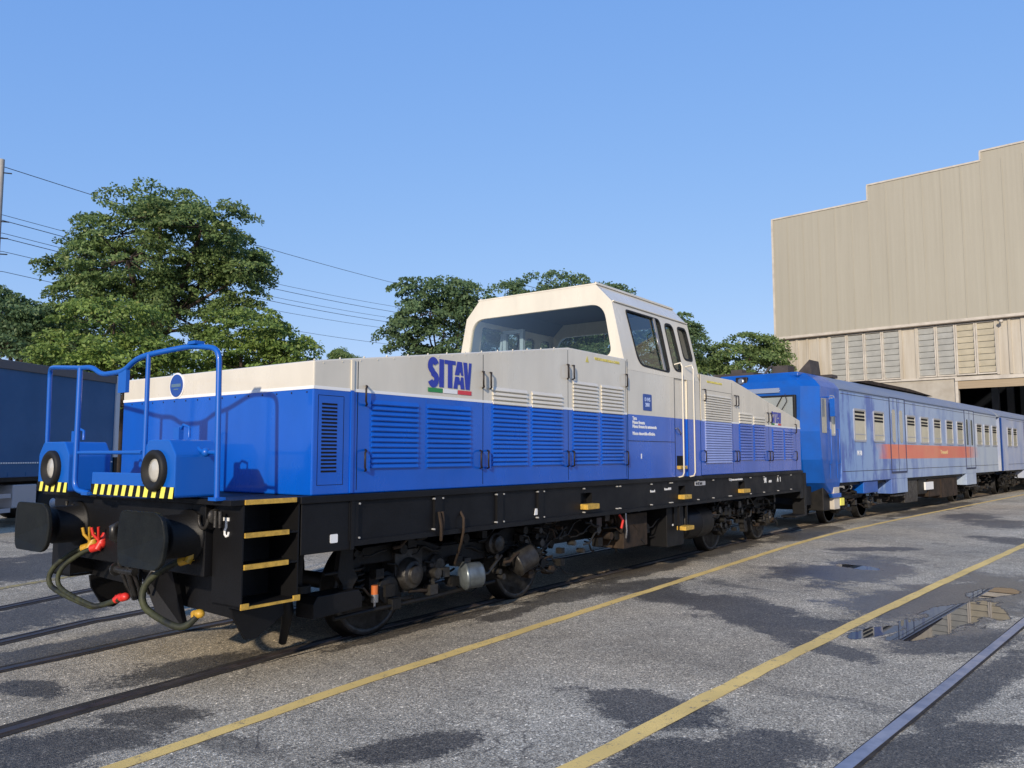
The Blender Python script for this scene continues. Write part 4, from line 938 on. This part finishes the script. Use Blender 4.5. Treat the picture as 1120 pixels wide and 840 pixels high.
        mb = MB(); mb.box(.5, 1.5, .2, 1.3, 3.66, 3.74); mb.box(.6, .85, .55, .85, 3.74, 3.84); mb.box(1.1, 1.5, -.42, -.02, 3.70, 3.92); mb.tube([(.7, 0, 3.7), (.75, -.1, 3.85), (.9, -.1, 3.9)], .03, 6)
        mb.prism([(-.52, 3.68), (-.88, 4.04), (-.92, 3.68)], lambda u, v, w_: (w_, u, v), 1.3, 1.9); mb.box(2.3, 2.7, -1.05, -.6, 3.66, 3.74)
        mb.build('roof_equipment', simple('sooty_roof_gear', (.06, .05, .045), .8, var=.4), rc)
        mb = MB(); mb.prism([(4.2, 3.68), (11.5, 3.68), (8.8, 3.77), (5.0, 3.77)], lambda u, v, w_: (u, w_, v), -1.08, .6); mb.build('roof_ventilator', M['rust'], rc)
    else:
        MB().box(0, .35, -1.0, 1.0, 1.05, 3.4).build('gangway_bellows', M['slit'], rc)
        mb = MB(); mb.box(.30, .62, -Y - .003, -Y + .0, 1.05, 3.25); mb.build('blue_end_panel', M['newblue'], rc)
    MB().box(L, L + .38, -.9, .9, 1.1, 3.3).build('gangway_bellows', M['slit'], rc)
    # windows
    wx = ([2.56, 4.05, 6.98, 8.40, 9.86, 11.39, 12.82, 15.72, 17.01, 18.38] if nose else [1.7, 2.9, 6.98, 8.40, 9.86, 11.39, 12.82, 15.72, 17.01])
    for x in wx:
        f = MB(); f.holed(rrect(x, x + .88, 2.04, 2.88, .07, 3), [rrect(x + .045, x + .835, 2.085, 2.835, .05, 3)], lambda u, v, w_: (u, w_, v), -Y - .022, -Y + .01)
        f.box(x + .045, x + .835, -Y - .016, -Y, 2.22, 2.24)
        fo = f.build('window', M['silver'], body)
        MB().box(x + .03, x + .85, -Y - .008, -Y + .004, 2.06, 2.86).build('pane', M['ivory'], fo)
        s = MB()
        for z in (2.76, 2.66, 2.575): s.box(x + .07, x + .80, -Y - .012, -Y - .006, z, z + .055)
        s.build('vent_slot', M['slit'], fo)
    for x in (5.45, 13.95):
        d = MB(); d.box(x, x + 1.38, -Y - .003, -Y + .001, 1.25, 3.30)
        do = d.build('door', (M['worn'] if nose else M['worn2']), body)
        e = MB(); e.box(x - .02, x, -Y - .02, -Y, 1.25, 3.31); e.box(x + 1.38, x + 1.40, -Y - .02, -Y, 1.25, 3.31); e.box(x + .685, x + .70, -Y - .01, -Y, 1.25, 3.3); e.box(x - .02, x + 1.4, -Y - .02, -Y, 1.20, 1.25); e.box(x - .02, x + 1.4, -Y - .02, -Y, 3.30, 3.32)
        e.build('door_edge', M['doorline'], do)
        for a in (.20, .88): MB().prism(rrect(x + a, x + a + .27, 2.05, 2.98, .10, 4), lambda u, v, w_: (u, w_, v), -Y - .012, -Y - .004).build('door_window', M['dullglass'], do)
        MB().box(x - .05, x + 1.42, -Y - .002, -Y + .6, .64, 1.038).build('step_box', (M['worn'] if nose else M['worn2']), body, .01)
        MB().box(x + .1, x + 1.3, -Y - .03, -Y + .1, .56, .60).build('step', M['gear_grey'], body)
    mb = MB(); mb.box(1.7, L - .1, -Y - .006, -Y, 1.30, 1.312); mb.box(1.7, L - .1, -Y - .006, -Y, 2.90 + .3, 3.21)
    mb.build('body_seam', M['handle'], body)
    if nose:
        text('number_lettering', 'FN 740', .16, M['white'], body, (2.75, -Y - .004, 1.70), (1, 0, 0), (0, 0, 1), .7, .006)
        text('band_lettering', 'Trenord', .17, simple('band_letters', (.75, .55, .25), .5), body, (10.6, -Y - .004, 1.74), (1, 0, 0), (0, 0, 1), 1.5, .006)
    # underframe
    for x in (2.3, L - 4.6): bogie(rc, x, 2.4, .43, False)
    mb = MB(); mb.box(1.9, L, -1.3, 1.3, .95, 1.035); mb.build('underframe', M['gear'], rc)
    for x0, x1, z0, m_ in ((7.1, 8.4, .30, 'gear_grey'), (9.6, 11.0, .38, 'rust'), (11.1, 13.2, .30, 'rust'), (8.5, 9.4, .5, 'gear')):
        MB().box(x0, x1, -1.30, -.4, z0, .95).build('equipment_box', M[m_], rc, .02)
    if nose:
        MB().box(9.05, 9.95, -1.36, -1.31, .62, .86).build('white_panel', M['white'], rc, .005)
        MB().box(1.85, 2.10, -1.32, -1.25, .48, .66).build('yellow_valve_box', M['hazard_y'], rc, .01)
        MB().box(1.25, 1.62, -1.38, -1.2, .42, .95).build('white_cabinet', M['trim'], rc, .01)
        MB().box(.8, 1.2, -1.3, 1.3, .4, .95).build('cab_underframe', M['gear'], rc, .02)
        mb = MB(); mb.box(.2, .6, -1.1, 1.1, .55, .98); mb.build('buffer_beam', M['gear'], rc, .01)
        for y in (-.88, .88):
            mb = MB(); mb.lathe((.2, y, 1.06 - .2), (-1, 0, 0), [(0, .16), (.2, .14), (.21, .09), (.42, .09), (.43, .20), (.45, .20)], 20); mb.build('buffer', M['gear'], rc)
        MB().box(3.3, 4.4, -1.40, -1.1, .72, 1.03).build('blue_locker', M['newblue'], rc, .02)
    clutter(rc, 1.7, 6.2, .35, .95, 26, y=-1.2, s_=21); clutter(rc, L - 5, L - .3, .35, .95, 26, y=-1.2, s_=23)
    mb = MB(); mb.tube([(.1, -.2, 1.0), (-.4, -.15, .7), (-.8, -.2, .8)] if nose else [(.1, -.2, 1.0), (0, -.2, .6), (-.2, -.2, .9)], .03, 8); mb.build('coupling_hose', M['hose'], rc)
    return rc
railcar(17.92, 19.3, True, 'weathered pale blue railcar with bright blue driving cab coupled directly behind the locomotive')
M['worn2'] = simple('trailing_railcar_paint', (.30, .36, .52), .4, col2=(.42, .45, .52), vscale=1.2)
railcar(37.6, 19.3, False, 'faded trailing railcar farthest along the train, running into the workshop door')

# ------------------------------------------------------------------ curtain-sided trailer and container behind the locomotive
TA = R(32.8); T0 = Vector((5.79, 21.17, 0)); TU = Vector((math.cos(TA), math.sin(TA), 0))
M['curtain'] = simple('blue_trailer_curtain', (.004, .10, .25), .45, var=.2, vscale=.7, wav=.35)
tr = empty('semi_trailer', T0, TA, label='dark blue curtain-sided semi-trailer with silver rear post parked behind the locomotive', cat='trailer')
mb = MB(); mb.box(-9.5, 4.0, .01, 2.5, 1.18, 3.72); mb.build('curtain_side', M['curtain'], tr)
mb = MB()
for i in range(24): mb.box(-9.3 + i * .56, -9.285 + i * .56, .004, .012, 1.2, 1.3)
mb.build('curtain_strap', M['curtain'], tr)
MB().box(-9.5, 4.05, -.03, 2.53, 3.72, 3.93).build('roof_rail', simple('grey_roof_rail', (.10, .095, .10), .5), tr, .01)
MB().box(-9.5, 4.05, -.02, 2.52, 1.08, 1.18).build('side_rail', M['black'], tr)
mb = MB(); mb.box(3.95, 4.12, -.035, .14, 1.64, 3.93); mb.box(3.95, 4.12, 2.4, 2.53, 1.64, 3.93); mb.build('corner_post', simple('silver_post', (.55, .56, .58), .4), tr, .01)
mb = MB(); mb.box(3.97, 4.10, -.03, .12, 1.05, 1.64); mb.box(4.0, 4.06, .12, 2.4, 1.1, 3.9); mb.build('rear_frame', M['black'], tr)
mb = MB(); x = -9.4
while x < 3.9: mb.box(x, x + .045, -.012, -.003, 1.50, 1.535); x += .075
mb.build('reflective_strip', M['white'], tr)
mb = MB(); mb.box(-6, .35, .0, .04, .70, .80); mb.box(-6, .35, .0, .04, .36, .46); mb.build('side_guard', M['silver'], tr)
MB().box(.40, 1.15, .0, .5, .45, 1.0).build('pallet_locker', M['silver'], tr, .02)
for x in (1.75, 3.05, -1.2):
    for y in (.2, 2.3):
        wo = MB().lathe((x, y + .15, .5), (0, -1, 0), [(0, .3), (.0, .48), (.04, .5), (.28, .5), (.32, .47), (.32, .29)], 28).build('wheel', M['rubber'], tr)
        MB().lathe((x, y - .14, .5), (0, -1, 0), [(0, .29), (.03, .28), (-.03, .16), (.06, .10), (.07, .02)], 20).build('rim', M['silver'], wo)
MB().box(-9, 4, .5, 2.0, .85, 1.08).build('chassis', M['gear'], tr)
cn = empty('blue_wagon', LC + LU * 5.2 + LN * 6.2, LA, label='low blue flat wagon standing beyond the locomotive and glimpsed beneath its frame', cat='wagon')
mb = MB(); mb.box(-1.8, 7.5, -1.3, 1.3, .52, 1.5); 
for i in range(12): mb.box(-1.7 + i * .8, -1.62 + i * .8, -1.33, -1.3, .55, 1.48)
mb.build('side_board', simple('wagon_blue', (.06, .12, .30), .5, var=.3), cn, .01)
mb = MB(); mb.box(-1.8, 7.5, -1.35, 1.35, .34, .52); mb.build('solebar', simple('wagon_sill', (.25, .28, .33), .5, var=.3), cn)
for x in (-.8, 6.3):
    for y in (-.8, .8): wheel(cn, x, y, .36)

# ------------------------------------------------------------------ overhead line beyond the trees
M['wire'] = simple('line_wire', (.05, .05, .055), .6)
def wpt(px, py, D): return at(px, py, D)
WIRES = [((-60, 160), (3, 182), (425, 308), (900, 400)), ((-60, 222), (3, 235), (430, 335), (900, 436)), ((-60, 230), (3, 241), (430, 341), (900, 440)),
         ((-60, 244), (3, 255), (430, 348), (900, 443)), ((-60, 250), (3, 260), (430, 353), (900, 447)), ((-60, 264), (3, 275), (430, 360), (900, 450)), ((-60, 286), (3, 297), (430, 377), (900, 460))]
DW = lambda px: 48 + (px + 60) * .11
for i, wr in enumerate(WIRES):
    P = [wpt(p[0], p[1], DW(p[0])) for p in wr]; q = []
    for j in range(3):
        n_ = 10
        for k_ in range(n_):
            t_ = k_ / n_; p = P[j].lerp(P[j + 1], t_); p.z -= (.5 if j == 1 else .1) * 4 * t_ * (1 - t_) * (1 if i else .6); q.append(p)
    q.append(P[3]); o = MB().tube(q, .028 if i in (0, 2, 4) else .021, 5).build('overhead_wire', M['wire'])
    tag(o, ['single topmost overhead wire strung high behind the tall tree', 'second highest overhead wire, upper one of the top close pair', 'overhead wire, lower one of the top close pair beside the mast', 'upper wire of the middle pair of overhead wires', 'lower wire of the middle pair of overhead wires', 'second lowest overhead wire crossing behind the trees', 'lowest overhead wire crossing behind the trees'][i], 'wire', 'overhead line wires')
mx = at(-12, 420, 49.5); ms = empty('overhead_line_mast', (mx.x, mx.y, 0), LA, label='tall pale concrete overhead line mast at the left edge', cat='mast')
top = at(0, 166, 49.5).z
MB().cyl((0, 0, 0), (0, 0, top), .24, .15, 14).build('pole', simple('mast_concrete', (.33, .32, .30), .8, var=.2), ms)
mb = MB()
for zpy in (182, 238, 257, 275): z_ = at(0, zpy, 49.5).z; mb.tube([(-.25, 0, z_), (.5, -.3, z_ + .05)], .04, 6)
mb.build('bracket', M['gear_grey'], ms)

# ------------------------------------------------------------------ trees
def leaf_mat(name, lo, hi, warm):
    m, t, b = new_mat(name)
    ge = N(t, 'ShaderNodeNewGeometry')
    c = ramp(t, ge.outputs['Random Per Island'], [(0, lo), (.55, hi), (.93, hi), (1, warm)])
    n_ = ramp(t, noise(t, .35, 3), [(.3, .70), (.7, 1.15)])
    c = mixc(t, 1.0, c, n_, 'MULTIPLY')
    t.links.new(c, b.inputs['Base Color']); b.inputs['Roughness'].default_value = .55; b.inputs['Specular IOR Level'].default_value = .3
    tl = N(t, 'ShaderNodeBsdfTranslucent'); t.links.new(c, tl.inputs[0]); mx_ = N(t, 'ShaderNodeMixShader'); mx_.inputs[0].default_value = .35
    o = t.nodes['Material Output']; t.links.new(b.outputs[0], mx_.inputs[1]); t.links.new(tl.outputs[0], mx_.inputs[2]); t.links.new(mx_.outputs[0], o.inputs[0])
    return m
M['leafA'] = leaf_mat('leaves_mid', (.085, .150, .050), (.190, .270, .090), (.33, .35, .14))
M['leafB'] = leaf_mat('leaves_bright', (.105, .185, .042), (.240, .335, .082), (.36, .39, .12))
M['leafC'] = leaf_mat('leaves_dark', (.065, .125, .058), (.145, .220, .098), (.24, .29, .13))
M['bark'] = simple('bark', (.050, .038, .030), .9, col2=(.08, .06, .048), vscale=6, bmp=.6, bsc=20)
def tree(name, label, base_px, D, blobs, mat_, seed, dens=1.0, leaf=(.21, .060), group='trees beyond the yard', trunk_r=.3, ground_z=0, clump=.8, flat=.42):
    """blobs: (px, py, rx_px, ry_px, depth offset) of each foliage mass at the tree's own distance"""
    r = random.Random(seed); b0 = at(base_px, 500, D); root = Vector((b0.x, b0.y, ground_z))
    t_ = empty(name, root, 0, label=label, cat='tree', group=group)
    s = D / 865; B = []
    for (px, py, rx, ry, dz) in blobs:
        c = at(px, py, D) + Vector((FWD.x, FWD.y, 0)).normalized() * dz - root
        B.append((c, rx * s, ry * s))
    zlow = min(c.z - b * .6 for c, a, b in B); fork = Vector((0, 0, max(1.5, zlow)))
    mb = MB(); lean = Vector((r.uniform(-.3, .3), r.uniform(-.3, .3), 0))
    mb.tube([(0, 0, -.1), (0, 0, .4), lean * .5 + fork * .5, lean + fork], [trunk_r * 1.5, trunk_r * 1.1, trunk_r * .95, trunk_r * .8], 10)
    V = []; F = []
    RT = Vector((RGT.x, RGT.y, 0))
    for (c, a, b) in B:
        st = lean + fork
        mid = st.lerp(c, .5) + Vector((r.uniform(-.4, .4), r.uniform(-.4, .4), -abs(r.uniform(0, .5))))
        br = max(.05, trunk_r * .45 * min(1, a / 3)); mb.tube([st, st.lerp(mid, .5), mid, c], [br * 1.3, br * 1.1, br * .8, br * .45], 7)
        n = int((7 + a * b * 11.0) * dens)
        for k in range(n):
            while True:
                d = Vector((r.uniform(-1, 1), r.uniform(-1, 1), r.uniform(-1, 1)))
                if .05 < d.length < 1: break
            rad = d.length ** .45; d = d.normalized() * rad * r.uniform(.85, 1.22)
            cc = c + Vector((d.x * a, d.y * a, d.z * b))
            if k % 3 == 0:
                m2 = c.lerp(cc, .55) + Vector((0, 0, -.15)); mb.tube([c.lerp(cc, .1), m2, cc], [br * .22, br * .16, .012], 5)
            cr = clump * r.uniform(.4, 1.3); til = Vector((r.uniform(-.35, .35), r.uniform(-.35, .35), 1)).normalized()
            # droop outwards
            til = (til + Vector((d.x, d.y, 0)) * .35).normalized()
            tx = til.orthogonal().normalized(); ty = til.cross(tx)
            for q in range(int(190 * cr / .8)):
                ang = r.uniform(0, 6.283); rr = cr * math.sqrt(r.random()); h = r.gauss(0, .13) * cr * flat * 2 - rr * rr * .18 / cr
                p = cc + tx * (rr * math.cos(ang)) + ty * (rr * math.sin(ang)) + til * h
                nx_ = (til * .7 + Vector((r.gauss(0, .8), r.gauss(0, .8), r.gauss(0, .5)))).normalized()
                out = (tx * math.cos(ang) + ty * math.sin(ang) + Vector((r.gauss(0, .5), r.gauss(0, .5), r.gauss(-.15, .3))))
                u = (out - nx_ * out.dot(nx_)).normalized() * leaf[0] * r.uniform(.6, 1.2) * .5; v_ = nx_.cross(u).normalized() * leaf[1] * r.uniform(.7, 1.3)
                o = len(V); V += [p - u, p + v_ * .9 - u * .1, p + u, p - v_ * .9 - u * .1]; F.append((o, o + 1, o + 2, o + 3))
    mb.build('trunk', M['bark'], t_)
    m_ = MB(); m_.v = [tuple(v) for v in V]; m_.f = F; m_.m = [0] * len(F); m_.s = [False] * len(F)
    m_.build('crown', mat_, t_); return t_
tree('broadleaf_tree', 'tallest broad tree with wide rounded layered crown behind the trailer', 165, 42,
     [(175, 235, 55, 24, 0), (120, 252, 48, 30, 1), (85, 285, 32, 32, 0), (230, 255, 48, 28, -1), (270, 300, 30, 24, 0), (150, 290, 60, 30, -1), (215, 300, 40, 30, 1), (110, 325, 45, 22, 0), (190, 345, 45, 30, 0), (258, 338, 24, 16, 0), (240, 275, 46, 22, 1)],
     M['leafA'], 1, 1.0, trunk_r=.5)
tree('broadleaf_tree', 'bushy bright green tree low in front of the tallest tree', 125, 36,
     [(125, 352, 52, 22, 0), (100, 385, 60, 22, 0), (160, 390, 45, 25, 0), (140, 420, 80, 40, .5)], M['leafB'], 2, .9)
tree('broadleaf_tree', 'low spreading bright tree just right of the tallest tree, above the front railing', 270, 38,
     [(265, 362, 50, 20, 0), (225, 385, 42, 25, 0), (310, 372, 30, 20, 0), (275, 405, 60, 30, 0), (325, 388, 26, 16, 0)], M['leafB'], 3, .9)
tree('broadleaf_tree', 'dark green tree at the left edge of the yard behind the trailer', 10, 40,
     [(5, 345, 40, 24, 0), (45, 355, 36, 20, 0), (20, 385, 62, 32, 0), (-40, 350, 50, 40, 0), (-5, 322, 14, 9, 0), (70, 380, 40, 26, 0)], M['leafC'], 4, .9)
tree('broadleaf_tree', 'brownish thin tree between the left edge tree and the bushy bright tree', 60, 44,
     [(70, 352, 36, 20, 0), (60, 385, 50, 25, 0), (95, 345, 24, 16, 0)], M['leafA'], 14, .9)
tree('poplar_tree', 'small distant pale green treetop just above the front hood', 371, 90, [(371, 388, 7, 7, 0), (368, 400, 8, 14, 0), (385, 394, 8, 6, 0)], M['leafA'], 5, 1.4, clump=.9)
tree('broadleaf_tree', 'separate dark tree with tiered branches left of the locomotive cab', 480, 40,
     [(452, 318, 24, 16, 0), (492, 315, 24, 16, 0), (470, 340, 38, 16, 0), (445, 355, 26, 14, 0), (505, 340, 20, 18, 0), (455, 378, 30, 12, 0), (490, 370, 34, 16, 0), (480, 400, 40, 20, 0)],
     M['leafC'], 6, .85, trunk_r=.22)
tree('broadleaf_tree', 'wispy tree seen above the left end of the cab roof', 545, 46, [(555, 318, 20, 11, 0), (540, 345, 26, 24, 0), (530, 375, 30, 25, 0)], M['leafC'], 7, .55)
tree('broadleaf_tree', 'broad dark tree rising behind the middle of the cab roof', 610, 48,
     [(605, 314, 40, 10, 0), (655, 318, 22, 10, 0), (615, 345, 60, 30, 0), (660, 360, 50, 40, 0), (590, 385, 70, 40, 0)], M['leafC'], 8, .8)
tree('broadleaf_tree', 'narrow tree showing between the cab rear and the sky', 745, 50,
     [(742, 352, 16, 10, 0), (752, 372, 16, 18, 0), (740, 395, 34, 22, 0), (700, 390, 60, 40, 0)], M['leafC'], 9, .8)
tree('broadleaf_tree', 'rounded tree standing between the cab and the workshop hall', 812, 50,
     [(820, 376, 22, 12, 0), (795, 390, 26, 16, 0), (840, 385, 16, 18, 0), (815, 408, 44, 26, 0), (772, 405, 22, 16, 0)], M['leafA'], 10, .9)

for k, (x, y, rz) in enumerate(((62, -34, 1.2), (38, -42, 2.6), (-62, -8, .4), (-70, 26, 2.2), (18, -46, 4.1))):  # copies added out of view so paint and glass have something to reflect
    src = [o for o in COL.objects if o.name == 'broadleaf_tree'][0]
    c = copy_tree(src); c.location = (x, y, 0); c.rotation_euler = (0, 0, rz)
    c['label'] = ['tree across the yard to the far right of the workshop door', 'tree across the yard facing the railcar', 'tree behind the photographer, nearest the mast', 'tree behind the photographer and the trailer', 'tree across the yard facing the locomotive'][k]
